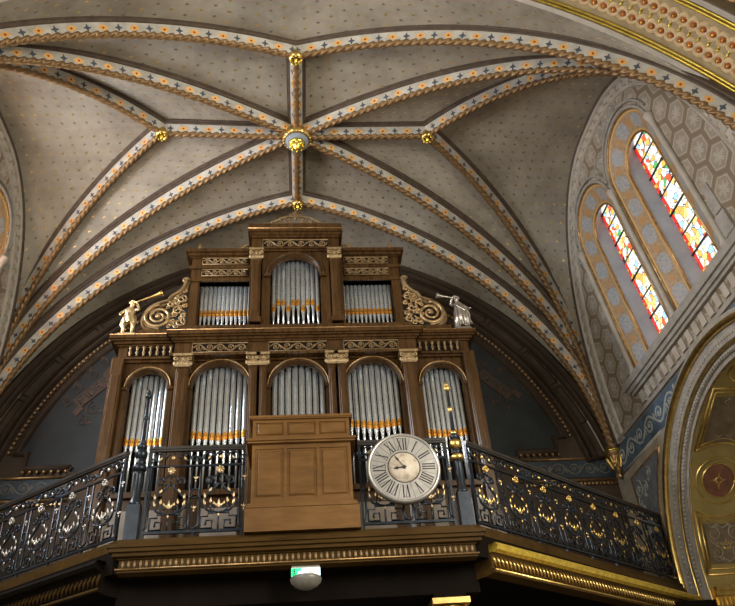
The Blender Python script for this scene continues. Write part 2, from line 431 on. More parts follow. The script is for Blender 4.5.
trim_no = [0]
def rib(C, O=None, rope=True):
    trim_no[0] += 1; k = len(C); O = O or outward(C)
    mb = MB(); T = [(C[min(i + 1, k - 1)] - C[max(i - 1, 0)]).normalized() for i in range(k)]
    S = [t.cross(o).normalized() for t, o in zip(T, O)]
    L = [0.]
    for i in range(1, k): L.append(L[-1] + (C[i] - C[i - 1]).length)
    def line(w, h): return [C[i] + S[i] * w + O[i] * h for i in range(k)]
    for sg in (-1, 1):
        mb.cur = 0
        mb.strip(line(sg * .035, -.10), line(sg * .105, .045), [(l, 0) for l in L], [(l, 1) for l in L])
        mb.cur = 1
        mb.strip(line(sg * .105, .045), line(sg * .13, .05)); mb.strip(line(sg * .13, .05), line(sg * .14, .09))
        mb.strip(line(sg * .14, .09), line(sg * .165, .095)); mb.strip(line(sg * .165, .095), line(sg * .17, .18))
    mb.cur = 1; mb.strip(line(-.035, -.10), line(.035, -.10))
    o = struct(mb, 'trim_%d' % trim_no[0], ['rib_paint', 'dark_mould'])
    if rope:
        r = MB(); pts = line(0, -.105); dense = []
        for i in range(k - 1):
            m = max(1, int((pts[i + 1] - pts[i]).length / .018))
            for j in range(m): dense.append(pts[i].lerp(pts[i + 1], j / m))
        dense.append(pts[-1]); r.tube(dense, .05, 18, lobes=3, twist=15.)
        r.build('rope_moulding', 'rope_gilt', o)
    return o
for s in (-1, 1):
    for b in (0, 1):
        for k in ('L', 'C', 'B' if b else 'F'): rib(ribcurve(k, s, b))
def straight(a, b, n=14): return [a.lerp(b, t) for t in lin(0, 1, n)]
UP = V((0, 0, 1))
for a, b in ((apex('C', 1), apex('F', 1)), (apex('C', 1), apex('B', 1)), (apex('C', 1), apex('L', 1)), (apex('C', 1), apex('L', -1))):
    rib(straight(a, b), [UP] * 14)

# bosses
def small_boss(p, label, r=.115):
    t = empty('ceiling_boss', p, label, 'ceiling boss', 'small gilded bosses of the ribbed vault')
    m = MB(); m.lathe([(r * .7, .12), (r, .0), (r * 1.05, -.05), (r * .9, -.09), (r * .55, -.10), (r * .5, -.07)], n=24); m.build('ring', 'gilt', t)
    m = MB(); m.lathe([(r * .5, -.07), (r * .34, -.10), (r * .22, -.14), (.001, -.16)], n=16); m.build('button', 'bright_gilt', t)
    m = MB()
    for q in range(8):
        a = PI * q / 4; m.ball((r * .74 * math.cos(a), r * .74 * math.sin(a), -.105), .018, 8)
    m.build('beading', 'bright_gilt', t)
D = V((0, 0, -.10))
small_boss(apex('F', 1) + D, 'small gilded boss at the front end of the ridge rib, highest in the picture')
small_boss(apex('B', 1) + D, 'small gilded boss right above the crest of the organ')
small_boss(apex('L', -1) + D, 'small gilded boss where ribs fork left of the large central boss')
small_boss(apex('L', 1) + D, 'small gilded boss where ribs fork right of the large central boss')
t = empty('central_boss', apex('C', 1) + D, 'large round gilded pendant boss with a blue ring where all ribs of the vault meet', 'ceiling boss')
m = MB(); m.lathe([(.2, .15), (.26, .02), (.27, -.05), (.25, -.09), (.215, -.11)], n=36)
for q in range(24):
    a = 2 * PI * q / 24; m.ball((.245 * math.cos(a), .245 * math.sin(a), -.08), .024, 8)
m.build('leafy_rim', 'gilt', t)
m = MB(); m.lathe([(.215, -.11), (.20, -.16), (.155, -.18)], n=36); m.build('painted_ring', 'powder_blue', t)
m = MB(); m.lathe([(.155, -.18), (.15, -.21), (.12, -.23), (.085, -.25), (.05, -.31), (.02, -.34), (.001, -.345)], n=24)
for q in range(8):
    a = PI * q / 4; m.ball((.115 * math.cos(a), .115 * math.sin(a), -.235), .03, 8, (1, 1, 1.3))
m.build('pendant', 'bright_gilt', t)

# transverse arch with ring chain on its soffit, then the roped rib of the next bay
def arcm(R, y):  # (angle, lateral, height below)
    return lambda u, v, w: V(((R - w) * math.sin(u), y + v, 5.0 + (R - w) * math.cos(u)))
AH = 1.15
m = MB(); R0 = 6.98; ys0, ys1 = 4.70, 5.64
th = lin(-AH, AH, 121)
def ringline(R, y): return [V((R * math.sin(a), y, 5 + R * math.cos(a))) for a in th]
m.strip(ringline(R0, ys0), ringline(R0, ys1)); m.strip(ringline(R0, ys1), ringline(R0 + .35, ys1)); m.strip(ringline(R0, ys0), ringline(R0 + .35, ys0))
o = struct(m, 'trim_90', 'band_ground')
f = arcm(R0, 0)
m = MB()
for y0, y1 in ((ys0, ys0 + .07), (ys1 - .07, ys1)): m.strip(ringline(R0 - .035, y0), ringline(R0 - .035, y1)); m.strip(ringline(R0, y0), ringline(R0 - .035, y0)); m.strip(ringline(R0, y1), ringline(R0 - .035, y1))
m.build('plain_edge', 'stone_pale', o)
m = MB()
for y in (ys0 + .10, ys0 + .15, ys1 - .10, ys1 - .15): m.tube(ringline(R0 - .02, y), .021, 6)
m.build('gold_bead', 'bright_gilt', o)
m = MB(); g = MB(); cgm = MB(); n_r = 112
for i in range(n_r):
    a = -AH + 2 * AH * (i + .5) / n_r
    for row, yy in ((0, (ys0 + ys1) / 2 - .13), (1, (ys0 + ys1) / 2 + .13)):
        aa = a + (row * AH / n_r)
        P = arcm(R0, yy)
        def mp(u, v, w, P=P, aa=aa): return P(aa + u / R0, v, w)
        rp = arc(0, 0, .073, 0, 2 * PI, 14); m.band(rp, .066, .022, mp)
        g.band(arc(0, 0, .030, 0, 2 * PI, 12), .018, .03, mp)
        q = P(aa, 0, .022); cgm.ball(q, .022, 6)
    P = arcm(R0, (ys0 + ys1) / 2)
    for sgn in (-1, 1):
        leaf(cgm, a, 0, sgn * PI / 2, .06, .006, P, .03)
    cgm.ball(P(a, 0, .015), .012, 6)
m.build('ring_chain', 'ring_cream', o); g.build('ring_heart', 'gem_red', o); cgm.build('gold_stud', 'bright_gilt', o)
# web between next bay's roped rib and the arch
C = [V((6.62 * math.sin(a), 4.30, 5 + 6.62 * math.cos(a))) for a in lin(-AH, AH, 61)]
O = [V((math.sin(a), 0, math.cos(a))) for a in lin(-AH, AH, 61)]
rib(C, O)
m = MB(); m.strip([p + q * .15 for p, q in zip(C, O)], [V((6.98 * 1.03 * math.sin(a), 4.71, 5 + 6.98 * 1.03 * math.cos(a))) for a in lin(-AH, AH, 61)])
m.strip([p + q * .15 for p, q in zip(C, O)], [V((7.4 * math.sin(a), 3.0, 5 + 7.4 * math.cos(a))) for a in lin(-AH, AH, 61)])
o = struct(m, 'trim_91', 'stone_beige')
# closed roof over everything and the nave vault behind the viewer
m = MB(); m.box(-9, 9, 3.0, 13.2, 13.3, 13.5); struct(m, 'trim_92', 'stone_grey')
m = MB(); A_ = lin(-PI / 2, PI / 2, 25)
m.strip([V((7.6 * math.sin(a), 3.0, 6.0 + 7.0 * math.cos(a))) for a in A_], [V((7.6 * math.sin(a), -7.0, 6.0 + 7.0 * math.cos(a))) for a in A_])
struct(m, 'trim_93', 'stone_beige')
m = MB(); m.box(-10, 10, -9, 13, -.1, 0); struct(m, 'floor', 'nave_floor')

# ------------------------------------------------------------------ side walls
def arch_open(yc, hw, z0, zsp, n=16): return [(yc - hw, z0), (yc + hw, z0)] + arc(yc, zsp, hw, 0, PI, n)
AY, AZ = 8.5, 4.2
def side_wall(s, name):
    X = s * W
    wins = ((8.0, 1), (9.74, 2))
    holes = [arch_open(c, .79, 7.72, 10.48) for c, _ in wins]
    up = curve_panel([(4.9, 7.12), (12.7, 7.12), (12.7, 13.4), (4.9, 13.4)], holes, .02, YZ(X + s * .01), name, 'hexagon_paint')
    lo = [(4.9, 0), (AY - 2.8, 0)] + list(reversed(arc(AY, AZ, 2.8, 0, PI, 40))) + [(AY + 2.8, 0), (12.7, 0), (12.7, 7.13), (4.9, 7.13)]
    curve_panel(lo, [], .02, YZ(X + s * .01), 'lower_wall', 'stone_beige', up)
    F = lambda u, v, w: V((X - s * w, u, v))
    # string course with sill
    m = MB()
    for z0, z1, d in ((7.57, 7.70, .14), (7.50, 7.57, .10), (7.45, 7.50, .06), (7.10, 7.16, .05)): ye = 12.35 if z1 < 7.2 else 10.85 + d; m.prism([(4.9, z0), (ye, z0), (ye, z1), (4.9, z1)], 0, d, F)
    m.build('sill_course', 'stone_grey', up)
    m = MB()
    for i in range(24):
        y = 5.2 + i * .235; m.prism([(y, 7.22), (y + .13, 7.22), (y + .13, 7.42), (y, 7.42)], 0, .03, F)
    m.build('raised_tablets', 'stone_pale', up)
    # blue frieze, cut by the arch
    c = math.asin((6.6 - AZ) / 2.86)
    poly = [(12.33, 6.6), (12.33, 7.08), (4.9, 7.08), (4.9, 6.6)] + list(reversed(arc(AY, AZ, 2.86, c, PI - c, 24)))
    curve_panel(poly, [], .012, YZ(X - s * .006), 'blue_frieze', 'frieze_blue', up)
    m = MB()
    foliage(m, 9.75, 12.3, 6.66, 7.03, lambda u, v, w: F(u, v, w + .012), .010, .045, .42)
    foliage(m, 5.0, 7.2, 6.66, 7.03, lambda u, v, w: F(u, v, w + .012), .010, .045, .42)
    for i in range(16):
        y = 7.3 + .16 * i; leaf(m, y, 7.02, -PI / 2 + (.5 if i % 2 else -.5), .09, .05, lambda u, v, w: F(u, v, w + .012), .02)
    m.build('frieze_scrolls', 'arabesque', up)
    m = MB(); m.band([(AY + 2.0, 6.58), (12.33, 6.58)], .05, .03, F); m.band([(4.9, 6.58), (AY - 2.0, 6.58)], .05, .03, F); m.build('frieze_fillet', 'stone_pale', up)
    # spandrel panels beside the arch
    for q in (1, -1):
        hi = math.asin((6.38 - AZ) / 3.1); la = .12
        P = [(AY + q * 3.14 * math.cos(t), AZ + 3.14 * math.sin(t)) for t in lin(hi, la, 16)]
        P = P + [(AY + q * 3.52, AZ + .5), (AY + q * 3.52, 6.38)]
        P = [(AY + (u - AY) * 1.0, v) for u, v in P]
        pm = MB(); pm.prism(P, 0, .012, F); pm.build('spandrel_panel', 'panel_grey', up)
        pm = MB(); pm.band(P + [P[0]], .045, .03, F); pm.build('panel_fillet', 'old_gilt', up)
        pm = MB(); G = lambda u, v, w: F(u, v, w + .012)
        for (dy, z, r) in ((3.36, 6.10, .17), (3.42, 5.70, .13), (3.46, 5.35, .11), (2.85, 6.22, .09), (3.1, 6.05, .1)):
            cy = AY + q * dy; pm.band(spiral(cy, z, r, .02, 1.2, 1.5), .03, .012, G, True)
            for e in range(6): leaf(pm, cy, z, e, r * .45, r * .3, G, .015)
            pm.band(spiral(cy + .05, z - r * 1.2, r * .5, .01, 2., -1.2), .02, .012, G, True)
        pm.build('panel_scrolls', 'arabesque', up)
    # arch mouldings
    m = MB(); aa = lin(-.9, PI + .9, 90)
    cyl = lambda r, x: [V((X + s * x, AY + r * math.cos(t), AZ + r * math.sin(t))) for t in aa]
    AA = lin(0, PI, 70)
    def ln(r, x): return [V((X + s * x, AY - r, 0))] * 0 + [V((X + s * x, AY + r, 0.))] + [V((X + s * x, AY + r * math.cos(t), AZ + r * math.sin(t))) for t in AA] + [V((X + s * x, AY - r, 0.))]
    prof = [(2.95, 0), (2.95, -.05), (2.86, -.05), (2.74, 0), (2.60, .02), (2.60, .06), (2.48, .08), (2.48, .12), (2.38, .14)]
    for (r0, x0), (r1, x1) in zip(prof, prof[1:]): m.strip(ln(r0, x0), ln(r1, x1), smooth=False)
    m.build('arch_moulding', 'stone_grey', up)
    m = MB(); m.tube(ln(2.83, -.05), .055, 10); m.tube(ln(2.565, .03), .02, 8); m.tube(ln(2.395, .12), .014, 6); m.build('gold_roll', 'gilt', up)
    m = MB()
    for r, x, st in ((2.67, -.0, .075), (2.50, .06, .065)):
        k = int(PI * r / st)
        for i in range(k):
            t = PI * (i + .5) / k; m.ball((X + s * x, AY + r * math.cos(t), AZ + r * math.sin(t)), .02, 6)
    m.build('pearl_beading', 'stone_pale', up)
    # intrados
    m = MB(); R = 2.38; m.strip(ln(R, .14), ln(R, 3.0)); m.build('painted_soffit', 'ochre', up)
    if s > 0:
        I = lambda u, v, w: V((X + u, AY + (R - w) * math.cos(v), AZ + (R - w) * math.sin(v)))
        def frame(mb, pts, w, d): mb.band([(p[0], p[1]) for p in pts], w, d, I)
        gd = MB(); rr = MB(); rd = MB(); gr = MB(); fl = MB()
        I2 = lambda cu, cv: (lambda u, v, w: I(cu + u, cv + v / R, w))
        for xc in (.58, 1.75):
            for cv in (.655, PI / 2, PI - .655):
                J = I2(xc, cv)
                gd.band(arc(0, 0, .37, 0, 2 * PI, 36), .022, .02, J); gd.band(arc(0, 0, .27, 0, 2 * PI, 36), .02, .02, J)
                k = 28; b = rd.addv([J(.27 * math.cos(2 * PI * i / k), .27 * math.sin(2 * PI * i / k), .006) for i in range(k)]); rd.face([b + i for i in range(k)])
                for e in range(8): leaf(gd, 0, 0, e * PI / 4, .17 if e % 2 == 0 else .09, .05, lambda u, v, w, J=J: J(u, v, w + .006), .02)
                gd.band(arc(0, 0, .05, 0, 2 * PI, 12), .02, .02, lambda u, v, w, J=J: J(u, v, w + .006))
            for c0, c1 in ((.06, .46), (.86, 1.36), (PI - 1.36, PI - .86), (PI - .46, PI - .06)):
                hv = (c1 - c0) * R / 2; J = I2(xc, (c0 + c1) / 2); up_ = (c0 + c1) / 2 < PI / 2
                for sc_, w_ in ((1., .03), (.84, .018)):
                    h = hv * sc_ if sc_ == 1 else hv - .08; x = .42 * sc_
                    e1 = [(x - 2 * x * t, h - .13 * math.sin(PI * t)) for t in lin(0, 1, 12)]
                    gd.band([(-x, -h), (x, -h)] + e1 + [(-x, -h)] if c0 < .5 else [(-x, -h + .0), (-x, h), (x, h), (x, -h)] + [(x - 2 * x * t, -h + .13 * math.sin(PI * t)) for t in lin(0, 1, 12)], w_, .02, J)
                gr.prism([(-.30, -hv + .15), (.30, -hv + .15), (.30, hv - .2), (-.30, hv - .2)], 0, .008, J)
                K = lambda u, v, w, J=J: J(u, v, w + .008)
                for sg in (-1, 1):
                    for (a, b_, r) in ((.17, -.16, .1), (.17, .12, .11), (.10, .32, .06), (.09, -.3, .06)):
                        if abs(b_) < hv - .2: fl.band(spiral(sg * a, b_, r, .015, PI / 2, sg * 1.4), .03, .02, K, True); leaf(fl, sg * a, b_ - r, -sg * .6, .1, .05, K, .02)
                for e in range(7): leaf(gd, 0, -.08, e * PI / 6, .19 if e % 2 else .13, .06, K, .03)
                for sg in (-1, 1):
                    for dz in (-.30, -.05, .2): fl.band(smooth([(0, dz), (sg * .08, dz + .05), (sg * .2, dz), (sg * .26, dz + .1)]), .03, .02, K, True); leaf(fl, sg * .12, dz, sg * .5 + PI / 2, .12, .07, K, .02)
                gd.band([(-.06, -.10), (.06, -.10)], .03, .02, K)
        # impost cornice on the jamb
        gd.build('gold_lines', 'gilt', up); rd.build('red_roundel', 'roundel_red', up); gr.build('relief_ground', 'ochre_dark', up); fl.build('relief_scrolls', 'relief_grey', up)
        m = MB()
        for z0, z1, d in ((4.08, 4.14, .16), (4.02, 4.08, .12), (3.88, 4.02, .06)): m.box(X + .14, X + 3, AY + R - d, AY + R + .02, z0, z1)
        for i in range(40): m.box(X + .16 + i * .07, X + .19 + i * .07, AY + R - .10, AY + R - .05, 3.9, 4.0)
        m.build('impost_cornice', 'gilt', up)
    # key-pattern band following the vault edge
    m = MB(); k2 = MB(); pts = [(p.y, p.z) for p in wallcurve(s, 1)] ; pts += [(p.y, p.z) for p in reversed(wallcurve(s, 0))]
    def inset(P, d):
        out = []
        for i, p in enumerate(P):
            a = P[max(0, i - 1)]; c = P[min(len(P) - 1, i + 1)]; tx, ty = c[0] - a[0], c[1] - a[1]; l = math.hypot(tx, ty) or 1
            out.append((p[0] - ty / l * d, p[1] + tx / l * d))
        return out
    q = [p for i, p in enumerate(pts) if i == 0 or math.hypot(p[0] - pts[i - 1][0], p[1] - pts[i - 1][1]) > 1e-4]
    dn = []
    for a, b in zip(q, q[1:]):
        k = max(1, int(math.hypot(b[0] - a[0], b[1] - a[1]) / .04))
        dn += [(a[0] + (b[0] - a[0]) * j / k, a[1] + (b[1] - a[1]) * j / k) for j in range(k)]
    q = dn; mid = inset(q, -.17) if True else q
    # keep the inward side
    if abs(mid[len(mid) // 2][1]) > abs(q[len(q) // 2][1]): sgn = 1
    else: sgn = -1
    mid = inset(q, sgn * .17); m.band(mid, .20, .03, F); m.band(inset(q, sgn * .06), .05, .06, F); m.band(inset(q, sgn * .28), .04, .05, F)
    m.build('vault_border', 'stone_pale', up)
    for i in range(0, len(mid) - 4, 5):
        a = inset(q, sgn * .12); c = inset(q, sgn * .22)
        k2.band([a[i], a[i + 2], c[i + 2], c[i + 4]], .03, .045, F)
    k2.build('key_pattern', 'relief_grey', up)
    # dark cove moulding right at the vault edge
    m = MB(); m.tube([F(u, v, .02) for u, v in q], .06, 6); m.build('vault_cove', 'dark_mould', up)
    # colonettes and hood moulds
    m = MB()
    for y in (7.14, 8.87, 10.60):
        m.lathe([(.08, 7.70), (.08, 7.77), (.05, 7.82), (.05, 8.6), (.05, 9.4), (.05, 10.3), (.055, 10.34), (.085, 10.44), (.09, 10.5)], (X - s * .03, y, 0), 14)
    m.build('colonette', 'stone_pale', up)
    m = MB()
    for c_, _ in wins:
        for r, w_ in ((.83, .06), (.93, .05)):
            m.tube([F(u, v, .02) for u, v in arc(c_, 10.48, r - .01, .25 if r > .9 else 0, PI - (.25 if r > .9 else 0), 24)], w_ / 2, 8)
    foliage(m, 8.62, 9.12, 11.0, 11.35, F, .03, .035); foliage(m, 10.35, 10.8, 10.75, 11.05, F, .03, .035); foliage(m, 7.6, 8.5, 11.42, 11.62, F, .03, .03); foliage(m, 10.5, 10.9, 10.3, 10.65, F, .03, .03)
    m.build('hood_mould', 'stone_grey', up)
    # squared stone blocks at the window feet
    m = MB()
    for y in (6.95, 10.78):
        m.prism([(y - .12, 7.8), (y + .12, 7.8), (y + .12, 8.15), (y - .12, 8.15)], 0, .05, F); m.prism([(y - .08, 8.2), (y + .08, 8.2), (y + .08, 8.7), (y - .08, 8.7)], 0, .02, F)
    m.build('foot_block', 'stone_grey', up)
    # windows
    for c_, no in wins:
        w_ = empty('window_%d' % (no + (0 if s > 0 else 2)), (X, c_, 7.72), kind='structure')
        def lin3(h, x, dy=0., sill=7.72):
            base = [(c_ + h, sill), (c_ + h, 9.0), (c_ + h, 10.0)] + arc(c_, 10.48 - (.06 if .1 < x < .3 else 0) + (.4 if x > .3 else 0), h, 0, PI, 24) + [(c_ - h, 10.0), (c_ - h, 9.0), (c_ - h, sill)]
            return [V((s * x, u - c_ + dy, v - 7.72)) for u, v in base]
        A, B_, C_ = lin3(.79, 0), lin3(.46, .17), lin3(.38, .42, -.02)
        L = [0.]
        for i in range(1, len(A)): L.append(L[-1] + (A[i] - A[i - 1]).length)
        mm = MB(); mm.strip(A, B_, [(l, 0) for l in L], [(l, 1) for l in L]); mm.build('painted_archivolt', 'archivolt_paint', w_)
        mm = MB(); mm.strip(B_, C_); mm.build('reveal', 'jamb_stone', w_)
        mm = MB(); mm.tube(B_, .022, 8); mm.tube(A, .018, 8); mm.build('gilt_edge', 'old_gilt', w_)
        mm = MB(); mm.box(min(0, s * .42), max(0, s * .42), -.79, .79, -.1, .0); mm.build('sloping_sill', 'stone_pale', w_)
        g = MB(); k = len(C_); off = V((s * .0, 0, 0)); b = g.addv(C_)
        g.face([b + i for i in range(k)], [(p.y, p.z) for p in C_]); g.build('leaded_glass', 'stained_glass' if s > 0 else 'stained_glass_bright', w_)
        fr = MB()
        for z in (.85, 1.7, 2.55, 3.3): fr.box(s * .40 - .012, s * .40 + .012, -.38, .36, z - .012, z + .012)
        fr.build('saddle_bar', 'iron', w_)
    for o in [up] + [c for c in COL.objects if c.parent == up]:
        for v in o.data.vertices:
            if v.co.z > ZS: v.co.x -= s * LEANS[s] * (v.co.z - ZS)
    for w_ in [c for c in COL.objects if c.name.startswith('window_') and c.type == 'EMPTY' and c.location.x * s > 0]:
        w_.location.x -= s * LEANS[s] * (w_.location.z - ZS)
        for o in [c for c in COL.objects if c.parent == w_]:
            for v in o.data.vertices: v.co.x -= s * LEANS[s] * v.co.z
    return up
side_wall(1, 'wall_right'); side_wall(-1, 'wall_left')

# wall shafts, capitals at the springing of the vault
def springer(s, y, label):
    t = empty('trim_%d' % (95 if s > 0 else 96), (s * 5.93, y, 6.62), kind='structure'); t.scale = (.72, .72, .74)
    m = MB(); m.lathe([(.02, -.18), (.06, -.12), (.05, -.06), (.09, 0), (.11, .08), (.16, .2), (.17, .3), (.14, .36), (.2, .44), (.24, .5), (.24, .56), (.20, .6)], n=20); m.build('bell', 'old_gilt', t)
    m = MB()
    for q in range(10):
        a = 2 * PI * q / 10
        m.tube([V((r * math.cos(a), r * math.sin(a), z)) for r, z in smooth([(.12, .1), (.18, .22), (.21, .34), (.25, .38), (.24, .33)])], .022, 6)
    m.build('acanthus', 'gilt', t)
    m = MB(); m.lathe([(.25, .5), (.28, .53), (.25, .57)], n=20); m.build('collar', 'bright_gilt', t)
    m = MB(); m.ball((-s * .1, -.12, .14), .07, 10, (1, 1, 1.2)); m.tube([(-s * .1, -.18, .12), (-s * .1, -.2, .02), (-s * .08, -.14, -.1)], [.03, .035, .01], 8); m.build('mask', 'old_gilt', t)
    return t
springer(1, 12.3, 'gilded capital with a carved mask at the foot of the right back ribs')
springer(-1, 12.3, 'gilded capital at the foot of the left back ribs, beyond the left edge')

# ------------------------------------------------------------------ back wall
FB = lambda u, v, w: V((u, 12.60 - w, v))
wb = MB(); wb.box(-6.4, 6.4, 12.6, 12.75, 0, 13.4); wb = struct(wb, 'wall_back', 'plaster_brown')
def circ(r, a0=.12, n=90): return arc(0, 6.0, r, a0, PI - a0, n)
m = MB(); R = 5.36; a0 = math.asin(1.5 / R)
poly = [(-4.15, 7.2), (-4.15, 7.06), (4.15, 7.06), (4.15, 7.2), (4.95, 7.2), (4.95, 7.5)] + arc(0, 6.0, R, a0, PI - a0, 60) + [(-4.95, 7.5), (-4.95, 7.2)]
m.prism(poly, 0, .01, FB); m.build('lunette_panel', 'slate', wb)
m = MB()
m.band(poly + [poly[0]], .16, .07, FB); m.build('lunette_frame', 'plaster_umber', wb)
m = MB(); q = circ(5.47, .28, 150)
for i in range(0, 150):
    a = .28 + (PI - .56) * i / 149; m.ball(FB(5.48 * math.cos(a), 6 + 5.48 * math.sin(a), .06), .035, 6)
for x in lin(4.2, 4.95, 7):
    for s in (-1, 1): m.ball(FB(s * x, 7.12, .06), .035, 6)
m.build('gilded_beading', 'old_gilt', wb)
m = MB()
for r, w_, d in ((5.62, .1, .10), (5.72, .05, .16), (6.14, .12, .26), (6.04, .06, .18)): m.band(circ(r, .17), w_, d, FB)
for i in range(15):
    a = .30 + (PI - .6) * (i + .5) / 15; h = .075
    P = arc(0, 6, 5.97, a - h, a + h, 6) + arc(0, 6, 5.80, a + h, a - h, 6); m.band(P + [P[0]], .03, .05, FB)
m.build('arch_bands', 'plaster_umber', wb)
m = MB()
for s in (-1, 1): m.box(min(s * 4.1, s * 6.0), max(s * 4.1, s * 6.0), 12.585, 12.6, 6.66, 7.0)
m.build('blue_frieze', 'back_frieze', wb)
m = MB()
for s in (-1, 1): foliage(m, min(s * 4.15, s * 5.95), max(s * 4.15, s * 5.95), 6.69, 6.98, lambda u, v, w: FB(u, v, w + .015), .01, .03)
m.build('frieze_scrolls', 'back_scrolls', wb)
m = MB()
for s in (-1, 1):
    for z in (6.60, 7.03): m.band([(s * 4.1, z), (s * 6.0, z)], .05, .05, FB)
    for i in range(24): m.box(s * 4.2 + s * i * .075 - .02, s * 4.2 + s * i * .075 + .02, 12.54, 12.6, 6.50, 6.54)
m.build('frieze_moulding', 'old_gilt', wb)
# painted mottoes on the lunette
def stroke_text(mb, word, mapf, h, w, gap, th, d):
    G = {'F': [[(0, 0), (0, 1), (1, 1)], [(0, .52), (.8, .52)]], 'I': [[(.5, 0), (.5, 1)]], 'D': [[(0, 0), (0, 1), (.6, 1), (1, .7), (1, .3), (.6, 0), (0, 0)]],
         'E': [[(1, 0), (0, 0), (0, 1), (1, 1)], [(0, .5), (.8, .5)]], 'S': [[(0, .1), (.3, 0), (.8, 0), (1, .25), (.8, .5), (.2, .5), (0, .75), (.2, 1), (.7, 1), (1, .9)]],
         'P': [[(0, 0), (0, 1), (.7, 1), (1, .75), (.7, .5), (0, .5)]]}
    x = 0
    for ch in word:
        cw = w * (.35 if ch == 'I' else 1)
        for st in G[ch]: mb.band([(x + p[0] * cw, p[1] * h) for p in st], th, d, mapf)
        x += cw + gap
def motto(name, cx, cz, ang, word, label):
    t = empty(name, (cx, 12.58, cz), label); t.parent = wb; t.scale = (.74, 1, .74)
    c, s_ = math.cos(ang), math.sin(ang)
    F2 = lambda u, v, w: V((u * c - v * s_, -w, u * s_ + v * c))
    m = MB(); m.prism([(-.52, -.16), (.52, -.16), (.52, .16), (-.52, .16)], 0, .012, F2)
    m.prism([(-.74, -.28), (-.48, -.24), (-.48, -.05), (-.6, -.1), (-.74, -.08)], 0, .009, F2); m.prism([(.74, .28), (.48, .24), (.48, .05), (.6, .1), (.74, .08)], 0, .009, F2)
    m.build('ribbon', 'faded_scroll', t)
    m = MB(); F3 = lambda u, v, w: F2(u - .44, v - .10, w + .012); n_ = len(word)
    gap = .05; wd = (.88 - gap * (n_ - 1)) / (n_ - (.65 if 'I' in word else 0)); stroke_text(m, word, F3, .20, wd, gap, .04, .004); m.build('lettering', 'ink', t)
    m = MB()
    for sg in (-1, 1):
        for (a, b, r, tn) in ((.3, .42, .2, 1.5), (-.25, .36, .16, -1.4), (.72, .5, .15, -1.3), (-.65, .2, .14, 1.4), (0, .62, .13, 1.2)):
            m.band(spiral(sg * a, sg * b, r, .02, 1., tn), .045, .01, F2, True); leaf(m, sg * a, sg * (b + r * .6), sg * .7, .2, .08, F2, .012)
    m.build('foliage', 'faded_scroll', t)
motto('painted_motto', -3.98, 8.78, .80, 'FIDES', 'dim painted scroll lettered FIDES on the dark lunette left of the organ')
motto('painted_motto', 3.98, 8.72, -.80, 'SPES', 'dim painted scroll lettered SPES on the dark lunette right of the organ')

# ------------------------------------------------------------------ gallery
G0 = 4.33
P0, P1 = V((1.97, 8.2)), V((5.93, 11.36))
DR = (P1 - P0).normalized(); NR = V((DR.y, -DR.x))
fl = MB()
plan = [(-6, 12.6), (6, 12.6), (6, P1.y + .0), (P0.x + .03, 8.08), (-P0.x - .03, 8.08), (-6, P1.y)]
fl.prism(list(reversed(plan)), 4.18, G0, lambda u, v, w: V((u, v, w)))
gal = struct(fl, 'trim_94', 'gallery_wood')
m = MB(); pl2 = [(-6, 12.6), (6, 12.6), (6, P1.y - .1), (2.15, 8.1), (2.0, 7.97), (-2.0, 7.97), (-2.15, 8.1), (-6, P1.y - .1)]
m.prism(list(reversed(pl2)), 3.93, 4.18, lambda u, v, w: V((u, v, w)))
m.box(-1.98, 1.98, 8.22, 8.55, 3.62, 3.93); m.box(-6, 6, 10.6, 10.9, 3.3, 3.93)  # front beam added, near-black, standing for the shade under the gallery
m.build('soffit', 'shaded_wood', gal)
# centre cornice as stepped profile
m = MB()
for y0, z0, z1 in ((7.78, 4.15, 4.19), (7.80, 4.11, 4.15), (7.83, 4.07, 4.11), (7.88, 4.05, 4.07), (7.90, 3.955, 4.05), (7.87, 3.935, 3.955), (7.885, 3.915, 3.935)):
    e = 8.2 - y0; x = 1.62 + e; m.prism([(-x, y0), (x, y0), (x, 8.05), (-x, 8.05)], z0, z1, lambda u, v, w: V((u, v, w)))
m.build('cornice', 'gallery_wood', gal)
m = MB()
for i in range(62):
    x = -1.88 + i * 3.76 / 61; m.ball((x, 7.895, 4.0), .018, 8, (1, .8, 2.5))
m.build('egg_moulding', 'carved_wood', gal)
m = MB(); m.tube([(-1.95, 7.87, 3.945), (1.95, 7.87, 3.945)], .009, 6); m.build('gilt_fillet', 'old_gilt', gal)
